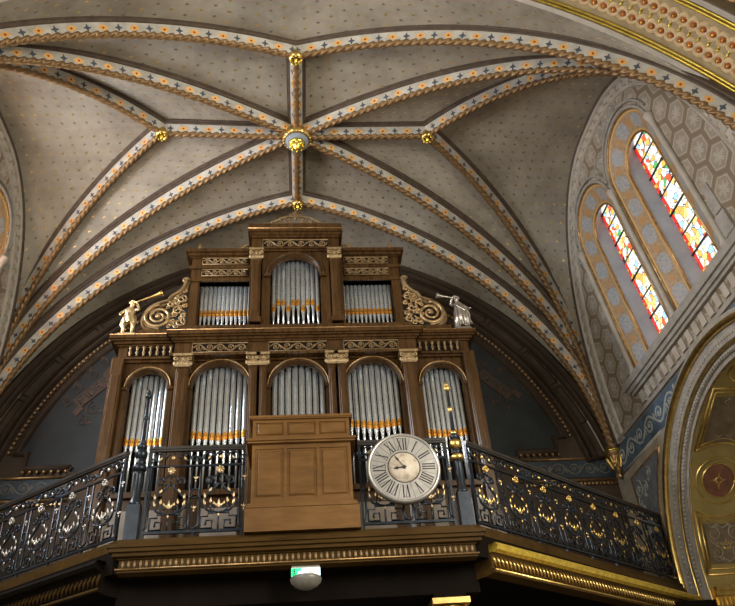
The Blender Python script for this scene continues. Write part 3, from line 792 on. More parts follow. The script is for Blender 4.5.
# wing cornices
for s in (-1, 1):
    m = MB(); e = MB(); gd = MB()
    def WP(t, off, z): q = P0 + DR * t + NR * off; return V((s * q.x, q.y, z))
    Lw = (P1 - P0).length
    prof = [(.10, 4.18), (.16, 4.16), (.16, 4.10)]; prof2 = [(.30, 4.09), (.33, 4.05), (.31, 4.01), (.26, 3.99)]; prof3 = [(.26, 3.99), (.23, 3.97), (.21, 3.82), (.25, 3.81), (.25, 3.77), (.10, 3.75)]
    def ext(mb, pr, t0, t1):
        for (a, za), (b, zb) in zip(pr, pr[1:]): mb.strip([WP(t0, a, za), WP(t1, a, za)], [WP(t0, b, zb), WP(t1, b, zb)], smooth=False)
        P_ = [WP(t0, a, z) for a, z in pr]; 
        if len(P_) > 2: b = mb.addv(P_ + [WP(t0, -.1, pr[-1][1]), WP(t0, -.1, pr[0][1])]); mb.face([b + i for i in range(len(P_) + 2)])
    ext(m, [(.05, 4.33)] + prof + [(.12, 4.09), (.30, 4.09)], 0, Lw + .3); ext(e, prof2, .02, Lw + .3); ext(m, prof3, .0, Lw + .3)
    m.build('wing_fascia', 'gallery_wood' if s > 0 else 'shaded_wood', gal); e.build('wing_gilt_moulding', 'wing_gilt' if s > 0 else 'shaded_wood', gal)  # left wing gets near-black wood: its shade is put into the colour
    for i in range(72):
        t = .03 + i * .072; gd.tube([WP(t, .222, 3.955), WP(t + .02, .232, 3.90), WP(t + .04, .215, 3.835)], [.014, .02, .006], 6)
    gd.tube([WP(.0, .252, 3.80), WP(Lw, .252, 3.80)], .014, 6)
    kb = MB(); kz = 4.27 if s < 0 else 4.30; kb.strip([WP(0, .065, kz), WP(Lw, .065, kz)], [WP(0, .065, 4.335), WP(Lw, .065, 4.335)], smooth=False); kb.strip([WP(0, .065, 4.335), WP(Lw, .065, 4.335)], [WP(0, -.02, 4.335), WP(Lw, -.02, 4.335)], smooth=False); kb.build('kerb', 'stone_pale' if s < 0 else 'gallery_wood', gal)  # left kerb is pale: the lit edge is painted in
    gd.build('wing_egg_moulding', 'gilt' if s > 0 else 'gallery_wood', gal)  # left eggs in dark wood instead of gilt, painting in their shade

# columns carrying the gallery (only gilded capital tops reach the frame)
def gcolumn(x, y, label):
    t = empty('gallery_column', (x, y, 0), label, 'column', 'columns under the organ gallery')
    m = MB(); m.lathe([(.22, 0), (.22, .1), (.17, .2), (.16, 1.5), (.14, 3.2)], n=20); m.build('shaft', 'stone_grey', t)
    m = MB(); m.lathe([(.14, 3.2), (.16, 3.25), (.17, 3.33), (.18, 3.5)], n=20); m.box(-.21, .21, -.21, .21, 3.51, 3.57)
    for q in range(8):
        a = PI / 4 * q; m.tube([V((r * math.cos(a), r * math.sin(a), z)) for r, z in smooth([(.16, 3.25), (.19, 3.4), (.23, 3.5), (.21, 3.44)])], .02, 6)
    m.build('capital', 'gilt', t)
    m = MB(); m.box(-.18, .18, -.17, .17, 3.57, 3.62); m.build('impost_block', 'shaded_wood', t)
gcolumn(1.63, 8.38, 'column under the right part of the gallery with a gilded capital top at the lower edge')
gcolumn(-1.63, 8.38, 'column under the left part of the gallery, below the lower edge')

# ------------------------------------------------------------------ iron railings
RH = 1.13
def T2(mb, pts, r=.010, n=6, w=0.): mb.tube([(u, -w, v) for u, v in pts], r * 1.3, n)
LEAF = leaf
def unit_meshes(U):
    def leaf(mb, x, y, a, l, w, mapf, d): LEAF(mb, x, y, a, l * .64, w * .62, mapf, d * .7)
    ir = MB(); ro = MB(); fg = MB(); c = U / 2
    # frieze between the two top bars
    for sg in (-1, 1):
        T2(ir, spiral(c + sg * .155, 1.0, .075, .015, PI if sg > 0 else 0, -sg * 1.3), .009)
        T2(ir, [(c + sg * .08, 1.0), (c + sg * .05, 1.05), (c, 1.06)], .008); T2(ir, spiral(c + sg * .26, .985, .045, .01, 0, sg * 1.2, 14), .008)
        leaf(fg, c + sg * .155, .97, PI / 2 + sg * .5, .09, .04, lambda u, v, w: V((u, -w - .008, v)), .02)
    ro.ball((c, -.01, 1.0), .026, 8, (1, .6, 1))
    # flower at the head of the lyre
    ro.ball((c, -.02, .825), .042, 10, (1, .5, 1))
    for q in range(7): a = 2 * PI * q / 7; ro.ball((c + .034 * math.cos(a), -.04, .825 + .034 * math.sin(a)), .016, 6)
    for sg in (-1, 1):
        T2(ir, spiral(c + sg * .12, .70, .055, .012, PI if sg > 0 else 0, -sg * 1.25, 16) , .010)
        T2(ir, smooth([(c + sg * .02, .78), (c + sg * .07, .755), (c + sg * .09, .72)]), .009)
        ly = smooth([(c + sg * .03, .66), (c + sg * .06, .60), (c + sg * .15, .53), (c + sg * .185, .44), (c + sg * .15, .35), (c + sg * .08, .325), (c, .31)])
        T2(ir, ly, .011)
        T2(ir, spiral(c + sg * .06, .385, .05, .01, -PI / 2, sg * 1.1, 14), .008)
        for k, (x, z, a, l) in enumerate(((.155, .40, .35, .13), (.165, .48, .1, .12), (.12, .56, -.5, .10), (.05, .40, .3, .08), (.10, .42, -.1, .12))):
            leaf(fg, c + sg * x, z, PI / 2 - sg * a, l, .045, lambda u, v, w: V((u, -w - .012, v)), .022)
        # Greek key
        key = [(c + sg * .03, .31), (c + sg * .12, .31), (c + sg * .12, .27), (c + sg * .20, .27), (c + sg * .20, .13), (c + sg * .07, .13), (c + sg * .07, .22), (c + sg * .14, .22), (c + sg * .14, .17)]
        T2(ir, key, .010, 5)
        # tall loop shared with the neighbour panel
        T2(ir, [(c + sg * (c - .055), z) for z in (.88, .2)] + arc(c + sg * c, .19, .055, PI if sg > 0 else 0, PI * 1.5 if sg > 0 else -PI / 2, 8)[0:], .011)
        T2(ir, arc(c + sg * c, .55, .055, PI / 2, PI / 2 + sg * PI, 10), .009)
        T2(ir, [(c + sg * .2, .44), (c + sg * (c - .055), .44)], .009)
    T2(ir, [(c - .07, .66), (c + .07, .66)], .009); T2(ir, [(c, .78), (c, .66)], .009)
    T2(ir, [(c, .31), (c, .10)], .009)
    for z in (.72, .36):
        for a in (-.7, 0, .7): leaf(fg, U - .0, z, PI / 2 + a, .075, .03, lambda u, v, w: V((u, -w - .01, v)), .02)
        leaf(fg, U, z, -PI / 2, .06, .03, lambda u, v, w: V((u, -w - .01, v)), .02)
    for a, l in ((-.75, .11), (0, .17), (.75, .11)): leaf(fg, c, .37, PI / 2 + a, l, .05, lambda u, v, w: V((u, -w - .015, v)), .028)
    leaf(fg, c, .30, -PI / 2, .07, .035, lambda u, v, w: V((u, -w - .015, v)), .02)
    return ir, ro, fg
def railing(x, y, rz, n, U, label, flower, endpost=True):
    t = empty('balcony_railing', (x, y, G0), label, 'railing'); t.rotation_euler = (0, 0, rz)
    L = n * U
    m = MB(); m.box(-.0, L, -.032, .032, RH - .02, RH + .015); m.box(0, L, -.022, .022, RH - .045, RH - .02); m.build('top_rail', 'rail_cap', t)
    m = MB(); m.box(0, L, -.014, .014, .885, .905); m.build('middle_rail', 'iron', t)
    m = MB(); m.box(0, L, -.016, .016, .085, .115)
    for i in range(n + 1): m.box(min(L - .02, i * U), min(L - .02, i * U) + .02, -.012, .012, 0, .085)
    m.build('bottom_rail', 'iron', t)
    for xx in (0, L - .028): m = MB(); m.box(xx, xx + .028, -.014, .014, 0, RH - .04); m.build('end_bar', 'iron', t)
    ir, ro, fg = unit_meshes(U); A = ir.build('scroll_panel', 'iron', t); B = ro.build('rosette', flower, A); C_ = fg.build('leaf_ornament', flower, A)
    for i in range(1, n): c = copy_tree(A, t); c.location.x = i * U
    return t
plain('rail_cap', (.07, .065, .062), .3, .6, .3, 5)
ang = math.atan2(DR.y, DR.x); Lw = (P1 - P0).length - .14
railing(-1.80, 8.2, 0, 2, .57, 'black iron scrollwork railing left of the panelled oak box', 'pale_gilt')
railing(.71, 8.2, 0, 2, .555, 'black iron scrollwork railing behind the large round clock', 'pale_gilt')
q = P0 + DR * .14
railing(q.x, q.y, ang, 8, Lw / 8, 'long angled iron railing with gilt flowers running to the right wall', 'gilt')
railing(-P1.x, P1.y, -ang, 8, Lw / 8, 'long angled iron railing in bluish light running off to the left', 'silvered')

def newel(x, label, ring):
    t = empty('newel_post', (x, 8.2, G0), label, 'newel post', 'corner posts of the gallery railing')
    m = MB(); m.box(-.075, .075, -.075, .075, 0, .42); m.lathe([(.085, .42), (.07, .46), (.055, .5), (.055, .8), (.06, .84)], n=8); m.build('shaft', 'iron', t)
    m = MB(); m.lathe([(.06, .84), (.085, .86), (.085, .90), (.06, .92)], n=16); m.lathe([(.05, 1.0), (.075, 1.04), (.075, 1.09), (.05, 1.12)], n=16); m.build('gilt_ring', ring, t)
    m = MB(); m.lathe([(.06, .92), (.05, .96), (.05, 1.0)], n=12); m.lathe([(.05, 1.12), (.06, 1.17), (.03, 1.22), (.022, 1.5), (.02, 1.84)], n=12); m.build('spike', 'iron', t)
    m = MB()
    for z, r in ((1.22, .04), (1.55, .035), (1.86, .04)): m.lathe([(.018, z - .045), (r, z - .02), (r, z + .01), (.02, z + .04)], n=14)
    m.lathe([(.02, 1.89), (.03, 1.91), (.001, 1.96)], n=10); m.build('knob', ring, t)
newel(-1.90, 'black corner post with a tall spike at the left bend of the railing', 'iron')
newel(1.94, 'black corner post with gilt knobs at the right bend of the railing', 'gilt')

# ------------------------------------------------------------------ round clock
cz, cr = 5.035, .44
t = empty('round_clock', (1.235, 8.03, cz), 'large round white clock with Roman numerals hung on the gallery railing', 'clock')
m = MB(); m.lathe([(.40, .08), (cr, .06), (cr + .005, 0), (cr - .01, -.03), (cr - .03, -.035), (cr - .035, -.015)], n=64, axis='Y'); m.build('rim', 'clock_rim', t)
m = MB(); m.lathe([(.001, -.012), (cr - .03, -.012), (cr - .03, .05), (.001, .05)], n=64, axis='Y'); m.build('dial', 'clock_white', t)
m = MB(); m.lathe([(.001, -.016), (.19, -.016), (.19, .0)], n=48, axis='Y'); m.build('dial_centre', 'clock_heart', t)
KF = lambda u, v, w: V((u, -.014 - w, v))
m = MB(); m.band(arc(0, 0, .192, 0, 2 * PI, 48), .014, .006, KF); m.band(arc(0, 0, cr - .036, 0, 2 * PI, 64), .008, .004, KF); m.build('chapter_ring', 'ink', t)
def numeral(mb, s, ang):
    ra, rb = .222, .372; H = rb - ra; wd = {'I': .024, 'V': .062, 'X': .062}; gap = .006
    tot = sum(wd[c] for c in s) + gap * (len(s) - 1); sc = min(1, .16 / tot); x = -tot * sc / 2
    def mp(u, v, w): # u tangential, v radial
        a = PI / 2 - ang; rr = ra + v; return KF(rr * math.cos(a) + u * math.sin(a), rr * math.sin(a) - u * math.cos(a), w)
    for ch in s:
        w_ = wd[ch] * sc; th = .017 * max(.8, sc); tn = .007; c = x + w_ / 2
        if ch == 'I': mb.band([(c, 0), (c, H)], th, .004, mp); sb = [c]
        elif ch == 'V': mb.band([(x + .012 * sc, H), (c, 0)], th, .004, mp); mb.band([(x + w_ - .01 * sc, H), (c, 0)], tn, .004, mp)
        else: mb.band([(x + .01, H), (x + w_ - .01, 0)], th, .004, mp); mb.band([(x + w_ - .01, H), (x + .01, 0)], tn, .004, mp)
        mb.band([(x, H), (x + w_, H)], .006, .004, mp)
        if ch != 'V': mb.band([(x, 0), (x + w_, 0)], .006, .004, mp)
        x += w_ + gap * sc
for i, s_ in enumerate(('XII', 'I', 'II', 'III', 'IIII', 'V', 'VI', 'VII', 'VIII', 'IX', 'X', 'XI')):
    m = MB(); numeral(m, s_, 2 * PI * i / 12); m.build('numeral', 'ink', t)
m = MB()
for i in range(12):
    a = PI / 12 + i * PI / 6; m.band([(.20 * math.cos(a), .20 * math.sin(a)), (.40 * math.cos(a), .40 * math.sin(a))], .005, .003, KF)
m.build('hour_line', 'dark_mould', t)
def hand(name, a, L, w_):
    mb = MB(); c, s_ = math.sin(a), math.cos(a)
    P = lambda l, k: (l * c + k * s_, l * s_ - k * c)
    mb.prism([P(-.03, w_ * .5), P(L * .55, w_ * .5), P(L * .62, w_ * 1.5), P(L * .8, w_ * .9), P(L, 0), P(L * .8, -w_ * .9), P(L * .62, -w_ * 1.5), P(L * .55, -w_ * .5), P(-.03, -w_ * .5)], .012, .018, KF); mb.build(name, 'ink', t)
hand('minute_hand', math.radians(-36), .185, .008); hand('hour_hand', math.radians(-97), .13, .013)
m = MB(); m.lathe([(.02, -.035), (.02, -.01)], n=14, axis='Y'); m.build('hub', 'ink', t)

# ------------------------------------------------------------------ panelled oak box on the gallery edge
t = empty('panelled_box', (.02, 8.35, G0), 'tall panelled honey oak box rising above the gallery edge before the organ', 'cabinet')
def lb(m, *a): m.box(*a)
m = MB(); m.box(-.655, .655, -.35, .45, 0, .27); m.build('plinth', 'honey_oak', t)
m = MB()
m.box(-.64, .64, -.36, .45, .27, .30); m.box(-.625, .625, -.345, .45, .30, .325); m.box(-.66, .66, -.39, .47, 1.085, 1.115); m.box(-.645, .645, -.37, .46, 1.06, 1.085); m.box(-.63, .63, -.355, .45, 1.115, 1.13)
m.box(-.63, .63, -.36, .46, 1.40, 1.43); m.box(-.62, .62, -.35, .45, 1.385, 1.40); m.build('moulding', 'honey_oak', t)
m = MB(); m.box(-.59, .59, -.31, .43, .3, 1.40)
for x in (-.59, -.215, .175, .55): m.box(x, x + .04, -.325, -.31, .325, 1.06)
for x in (-.59, -.215, .175, .55): m.box(x, x + .04, -.325, -.31, 1.13, 1.385)
for z in (.325, 1.0): m.box(-.588, .588, -.3235, -.31, z, z + .059)
for z in (1.13, 1.345): m.box(-.588, .588, -.3235, -.31, z, z + .039)
m.build('frame', 'honey_oak', t)
for x0, x1 in ((-.54, -.225), (-.165, .165), (.225, .54)):
    m = MB(); m.bevbox(x0, x1, -.33, -.30, .40, .985, .03); m.build('panel', 'honey_oak', t)
    m = MB(); m.bevbox(x0, x1, -.33, -.30, 1.18, 1.335, .02); m.build('panel', 'honey_oak', t)

# ------------------------------------------------------------------ exit sign
t = empty('exit_sign', (.045, 7.97, 3.93), 'lit green and white exit sign under the middle of the gallery cornice', 'exit sign')
m = MB(); m.box(-.15, .15, -.045, .06, -.13, 0); m.build('housing', 'sign_shell', t)
m = MB(); m.box(-.155, .155, -.052, -.045, -.128, -.045); m.build('lit_panel', 'sign_white', t)
SF = lambda u, v, w: V((u, -.053 - w, v))
m = MB(); m.prism([(-.155, -.128), (-.085, -.128), (-.085, -.075), (-.045, -.075), (-.045, -.045), (-.155, -.045)], 0, .002, SF); m.build('green_field', 'sign_green', t)
m = MB()
for P_ in ([(-.125, -.06), (-.122, -.09), (-.135, -.12)], [(-.122, -.09), (-.108, -.12)], [(-.14, -.08), (-.123, -.072), (-.105, -.085)]): m.band(P_, .012, .004, SF)
m.ball(SF(-.122, -.056, .003), .008, 6); m.build('running_figure', 'ink', t)
m = MB()
for x in (-.025, -.008, .115): m.prism([(x, -.115), (x + .010, -.115), (x + .010, -.065), (x, -.065)], 0, .003, SF)
m.prism([(.02, -.09), (.045, -.068), (.085, -.068), (.11, -.09), (.085, -.112), (.045, -.112)], 0, .003, SF); m.build('direction_arrow', 'clock_white', t)
m = MB(); m.lathe([(.16, -.13), (.17, -.15), (.16, -.185), (.12, -.225), (.06, -.25), (.001, -.257)], n=28); m.build('lamp_dome', 'lamp_dome', t)

# ------------------------------------------------------------------ organ
XO = -.02; OY = 10.0
org = empty('pipe_organ', (XO, OY, G0), 'large walnut pipe organ with silvery pipes in arched bays', 'pipe organ')
OC = (XO, OY, G0)
def part(mb, name, mats, parent=None):
    o = mb.build(name, mats, org if parent is None else parent); local(o, OC); return o
OF = lambda y: (lambda u, v, w: V((XO + u, y - w, v)))
def steps(mb, x0, x1, yb, lst, side=True):
    for z0, z1, d in lst: mb.box(XO + x0 - (d if side else 0), XO + x1 + (d if side else 0), OY - d, yb, z0, z1)
# carcass
m = MB()
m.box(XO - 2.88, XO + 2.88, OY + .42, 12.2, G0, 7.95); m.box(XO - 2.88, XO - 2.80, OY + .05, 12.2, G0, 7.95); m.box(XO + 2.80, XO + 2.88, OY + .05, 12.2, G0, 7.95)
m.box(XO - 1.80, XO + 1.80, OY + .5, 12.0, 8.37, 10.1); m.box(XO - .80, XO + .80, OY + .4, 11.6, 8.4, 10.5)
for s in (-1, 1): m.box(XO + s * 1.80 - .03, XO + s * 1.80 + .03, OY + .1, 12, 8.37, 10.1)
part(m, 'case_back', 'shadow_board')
m = MB(); m.box(XO - 2.9, XO + 2.9, OY + .02, OY + .2, G0, 5.55)
m.box(XO - 2.95, XO + 2.95, OY - .06, OY + .2, 5.55, 5.63); m.box(XO - 2.95, XO + 2.95, OY - .04, OY + .2, G0, 4.48)
part(m, 'lower_panelling', 'walnut')
for x in lin(-2.6, 2.6, 8): m = MB(); m.bevbox(XO + x - .27, XO + x + .27, OY - .02, OY + .03, 4.55, 5.38, .03); part(m, 'lower_panel', 'pale_panel')
# bays: (x0, x1, spring radius, top z)
bays = [(-2.64, -2.03, 7.66), (-1.66, -.79, 7.78), (-.43, .45, 7.77), (.78, 1.65, 7.78), (2.00, 2.68, 7.66)]
def spandrel(mb, x0, x1, ox0, ox1, top, zt, y, d=.1):
    cx, r = (ox0 + ox1) / 2, (ox1 - ox0) / 2; zs = top - r
    A = arc(cx, zs, r, PI, 0, 28)
    F = OF(y); n_ = len(A)
    b = mb.addv([F(u, v, 0) for u, v in A] + [F(u, zt, 0) for u, v in A] + [F(u, v, -d) for u, v in A])
    for i in range(n_ - 1):
        mb.face((b + i, b + i + 1, b + n_ + i + 1, b + n_ + i)); mb.face((b + i, b + 2 * n_ + i, b + 2 * n_ + i + 1, b + i + 1), None, True)
    mb.prism([(x0, zs), (ox0, zs), (ox0, zt), (x0, zt)], -d, 0, F); mb.prism([(ox1, zs), (x1, zs), (x1, zt), (ox1, zt)], -d, 0, F)
edges = [(-2.75, -1.9), (-1.72, -.74), (-.52, .54), (.74, 1.72), (1.92, 2.75)]
m = MB()
for (a, b, tp), (e0, e1) in zip(bays, edges):
    spandrel(m, e0, e1, a, b, tp, 7.85, OY + .03)
    zs = tp - (b - a) / 2
    for x0, x1 in ((e0, a), (b, e1)): m.box(XO + x0, XO + x1, OY + .03, OY + .2, 5.6, zs)
part(m, 'arcade', 'walnut')
for a, b, tp in bays:
    cx, r = (a + b) / 2, (b - a) / 2; zs = tp - r; F = OF(OY + .03)
    m = MB(); m.band(arc(cx, zs, r + .045, PI, 0, 32), .07, .045, F); m.band(arc(cx, zs, r + .012, PI, 0, 32), .025, .06, F)
    for x in (a - .045, b + .045): m.box(XO + x - .05, XO + x + .05, OY - .03, OY + .05, zs - .05, zs + .0); m.box(XO + x - .04, XO + x + .04, OY, OY + .05, 5.63, zs - .05)
    part(m, 'arch_moulding', 'walnut')
    m = MB(); m.tube([F(u, v, .05) for u, v in arc(cx, zs, r + .045, PI, 0, 32)], .011, 6); part(m, 'arch_highlight', 'old_gilt')  # thin gilt tube painting in the highlight along the moulding edge
# pilasters with carved capitals
def pilaster(x0, x1, z0, z1, y, cap=True, mat='walnut'):
    m = MB(); m.bevbox(XO + x0, XO + x1, y - .09, y + .1, z0, z1 - (.2 if cap else 0), .015); m.box(XO + x0 - .02, XO + x1 + .02, y - .11, y + .1, z0, z0 + .1)
    w2 = (x1 - x0) / 2; cx = (x0 + x1) / 2
    m.bevbox(XO + x0 + .03, XO + x1 - .03, y - .1, y - .08, z0 + .2, z1 - .3, .01)
    o = part(m, 'pilaster', mat)
    if cap:
        m = MB(); F = lambda u, v, w: V((XO + cx + u, y - .09 - w, v)); zc = z1 - .2
        m.box(XO + cx - w2, XO + cx + w2, y - .10, y + .1, zc, z1 - .04); m.box(XO + cx - w2 - .05, XO + cx + w2 + .05, y - .16, y + .1, z1 - .04, z1)
        for sg in (-1, 1):
            m.tube([F(u, v, .03) for u, v in spiral(sg * (w2 - .0), z1 - .075, .04, .008, PI / 2, sg * -1.2, 14)], .014, 6)
            for k in range(3): leaf(m, sg * w2 * (.15 + .4 * k), zc, PI / 2 - sg * .25 * k, .11, .07, F, .06)
        leaf(m, 0, z1 - .11, PI / 2, .09, .06, F, .06); m.box(XO + cx - w2 - .015, XO + cx + w2 + .015, y - .12, y + .1, zc - .02, zc + .01)
        o2 = m.build('capital', 'capital_gilt', o); local(o2, OC)
    return o
pilaster(-2.92, -2.73, 4.4, 7.84, OY, False, 'walnut'); pilaster(2.73, 2.92, 4.4, 7.84, OY, False)
for x0, x1 in ((-1.90, -1.70), (-.77, -.64), (-.60, -.49), (.49, .60), (.64, .77), (1.70, 1.90)): pilaster(x0, x1, 4.4, 7.83, OY - .06)
# entablature
m = MB(); steps(m, -2.86, 2.86, 12.1, [(7.80, 7.84, .02), (7.84, 7.88, .06), (7.88, 8.10, .0), (8.10, 8.13, .03), (8.13, 8.17, .07), (8.17, 8.20, .11), (8.20, 8.27, .14)])
steps(m, -1.86, 1.86, OY + .3, [(7.83, 7.88, .16), (7.88, 8.10, .10), (8.10, 8.13, .13), (8.13, 8.17, .16), (8.17, 8.20, .20), (8.20, 8.28, .23)])
m.box(XO - 2.62, XO - 1.96, OY - .04, OY + .4, 8.27, 8.42); m.box(XO + 1.96, XO + 2.62, OY - .04, OY + .4, 8.27, 8.42)
m.box(XO - 1.95, XO + 1.95, OY - .08, OY + .6, 8.28, 8.46)
part(m, 'main_cornice', 'walnut')
m = MB()
for z, d, x in ((8.275, .14, 2.86), (8.285, .23, 1.86)): m.tube([(XO - x - d, OY - d - .003, z - .012), (XO + x + d, OY - d - .003, z - .012)], .008, 5)
part(m, 'gilt_lip', 'old_gilt')
# carved frieze panels and baluster galleries
def carved(x0, x1, z0, z1, y):
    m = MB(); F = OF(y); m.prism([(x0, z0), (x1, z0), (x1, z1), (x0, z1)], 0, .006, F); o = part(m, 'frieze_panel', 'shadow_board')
    m = MB(); F = OF(y - .006); m.band([(x0, z0), (x1, z0), (x1, z1), (x0, z1), (x0, z0)], .018, .02, F)
    foliage(m, x0 + .02, x1 - .02, z0 + .01, z1 - .01, F, .022, .022); o2 = m.build('carving', 'carved_wood', o); local(o2, OC)
for x0, x1 in ((-1.68, -.80), (-.46, .48), (.76, 1.66)): carved(x0, x1, 7.905, 8.08, OY - .10)
for x0, x1 in ((-2.72, -1.98), (1.98, 2.72)):
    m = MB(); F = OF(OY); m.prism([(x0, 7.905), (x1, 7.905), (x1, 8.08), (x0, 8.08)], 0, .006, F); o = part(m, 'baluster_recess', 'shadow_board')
    m = MB()
    for i in range(7):
        x = x0 + (x1 - x0) * (i + .5) / 7; m.lathe([(.025, 7.905), (.012, 7.93), (.03, 7.97), (.012, 8.02), (.02, 8.04), (.03, 8.08)], (XO + x, OY - .03, 0), 10)
    o2 = m.build('balusters', 'carved_wood', o); local(o2, OC)
# upper case
for s in (-1, 1):
    def bx(mb, x0, x1, *r): mb.box(XO + min(s * x0, s * x1), XO + max(s * x0, s * x1), *r)
    m = MB()
    bx(m, 1.69, 1.85, OY + .08, OY + .3, 8.46, 9.5); bx(m, .74, .80, OY + .08, OY + .3, 8.46, 9.5); bx(m, .78, 1.85, OY + .08, 12, 9.48, 10.06)
    for z0, z1, d in ((9.48, 9.54, .03), (9.765, 9.83, .04), (10.02, 10.06, .03), (10.04, 10.10, .07), (10.10, 10.17, .11)): bx(m, .8, 1.85 + d, OY + .08 - d, 12.0 + d * .1, z0, z1)
    bx(m, 1.70, 1.84, OY + .05, OY + .08, 8.5, 9.46)
    part(m, 'side_tower_case', 'walnut')
    a, b = sorted((s * .86, s * 1.66)); carved(a, b, 9.60, 9.74, OY + .06); carved(a, b, 9.86, 10.00, OY + .06)
    # finial
    m = MB(); m.lathe([(.05, 10.17), (.05, 10.2), (.025, 10.23), (.045, 10.29), (.05, 10.32), (.02, 10.36), (.03, 10.39), (.012, 10.42), (.001, 10.47)], (XO + s * 1.74, OY + .15, 0), 12); part(m, 'finial', 'old_gilt')
    # small volute beside the centre tower
    m = MB(); F = OF(OY + .1)
    m.tube([F(u, v, 0) for u, v in smooth([(s * .86, 10.34), (s * .93, 10.36), (s * 1.0, 10.26), (s * 1.12, 10.25)])], .025, 8); m.tube([F(u, v, 0) for u, v in spiral(s * 1.10, 10.22, .06, .01, PI / 2, -s * 1.3)], .02, 8); m.tube([F(u, v, 0) for u, v in spiral(s * .95, 10.27, .05, .01, PI / 2, s * 1.3)], .015, 8)
    m.box(XO + min(s * .86, s * 1.2), XO + max(s * .86, s * 1.2), OY + .08, OY + .12, 10.16, 10.20); part(m, 'small_volute', 'carved_wood')
    # big scroll bracket
    m = MB(); F = OF(OY + .05); cx, cz2 = s * 2.30, 8.72
    rim = smooth([(cx - s * .02, 8.47), (cx + s * .20, 8.53), (cx + s * .27, 8.72), (cx + s * .16, 8.94), (cx - s * .06, 9.04), (cx - s * .14, 9.06), (cx - s * .15, 9.14), (cx - s * .30, 9.24), (s * 1.91, 9.40), (s * 1.90, 9.5)], 3)
    m.tube([F(u, v, -.06) for u, v in rim], .065, 8); m.tube([F(u, v, .02) for u, v in rim], .028, 8)
    m.tube([F(u, v, 0) for u, v in spiral(s * 1.92, 9.50, .05, .01, 0, 1.2)], .03, 8); o = part(m, 'scroll_bracket', 'carved_wood')
    m = MB(); sp = spiral(cx + s * .01, cz2, .24, .02, PI / 2, s * -2.4 * 1.0, 60); m.tube([F(u, v, .02) for u, v in sp], [.034 - .016 * i / 59 for i in range(60)], 8); m.ball(F(cx + s * .01, cz2, .03), .04, 10)
    o2 = m.build('volute', 'scroll_gilt', o); local(o2, OC)
    m = MB()
    for (x, z, r, tn) in ((2.08, 8.60, .07, -1.3), (2.12, 8.76, .05, 1.2), (1.90, 8.75, .05, -1.2), (2.03, 9.13, .05, -1.2), (1.90, 8.96, .045, 1.2), (1.95, 8.62, .09, 1.3), (2.0, 8.86, .10, -1.3), (1.96, 9.10, .09, 1.3), (2.12, 8.99, .07, -1.2), (1.93, 9.28, .05, 1.2)):
        m.tube([F(u, v, 0) for u, v in spiral(s * x, z, r, .012, 1., s * tn)], [.02] * 22, 6)
        for k in range(3): leaf(m, s * x, z + r * .3, k * 2.1 + .4 + x * 9, r * 1.35, r * .35, F, .03)
        m.tube([F(u, v, 0) for u, v in spiral(s * (x + .06), z - r * .9, r * .55, .008, 2., -s * tn)], .013, 6)
    o2 = m.build('pierced_foliage', 'scroll_gilt', o); local(o2, OC)
# centre tower
m = MB(); spandrel(m, -.60, .58, -.46, .42, 9.94, 10.03, OY - .08, .12)
for x0, x1 in ((-.60, -.46), (.42, .58)): m.box(XO + x0, XO + x1, OY - .08, OY + .15, 8.46, 9.5)
m.box(XO - .80, XO + .78, OY - .04, 11.5, 10.02, 10.45)
for z0, z1, d in ((10.02, 10.06, .08), (10.06, 10.10, .11), (10.38, 10.42, .05), (10.42, 10.47, .08), (10.47, 10.54, .12), (10.54, 10.66, .11)): m.box(XO - .76 - d * .9, XO + .74 + d * .9, OY - .04 - d, 11.5, z0, z1)
for s in (-1, 1): m.box(XO + s * .78 - .04, XO + s * .78 + .04, OY - .02, 11.5, 8.46, 10.1)
part(m, 'centre_tower_case', 'walnut')
m = MB(); m.tube([(XO - .87, OY - .165, 10.535), (XO + .85, OY - .165, 10.535)], .011, 5); part(m, 'gilt_lip', 'old_gilt')
m = MB(); F = OF(OY - .08); m.band(arc(-.02, 9.5, .485, PI, 0, 32), .07, .045, F); m.band(arc(-.02, 9.5, .45, PI, 0, 32), .02, .06, F)
for x in (-.505, .465): m.box(XO + x - .055, XO + x + .055, OY - .14, OY, 9.44, 9.5)
part(m, 'arch_moulding', 'walnut')
pilaster(-.78, -.62, 8.46, 10.02, OY - .06); pilaster(.60, .76, 8.46, 10.02, OY - .06)
carved(-.60, .58, 10.15, 10.34, OY - .045)
m = MB(); F = OF(OY - .05)
for s in (-1, 1):
    m.tube([F(u, v, 0) for u, v in smooth([(s * .50, 10.74), (s * .40, 10.80), (s * .28, 10.88), (s * .12, 10.92), (0, 10.93)])], .022, 6)
    m.tube([F(u, v, 0) for u, v in spiral(s * .33, 10.79, .06, .01, PI / 2, s * 1.3)], .015, 6); m.tube([F(u, v, 0) for u, v in spiral(s * .14, 10.83, .08, .01, PI / 2, -s * 1.4)], .016, 6)
    leaf(m, s * .03, 10.9, PI / 2 - s * .8, .14, .06, F, .03)
for a in (-.5, 0, .5): leaf(m, 0, 10.92, PI / 2 + a, .20 if a == 0 else .13, .06, F, .03)
m.tube([F(-.55, 10.74, 0), F(.55, 10.74, 0)], .02, 6); m.ball(F(0, 10.86, .02), .04, 8); part(m, 'cresting', 'carved_wood')

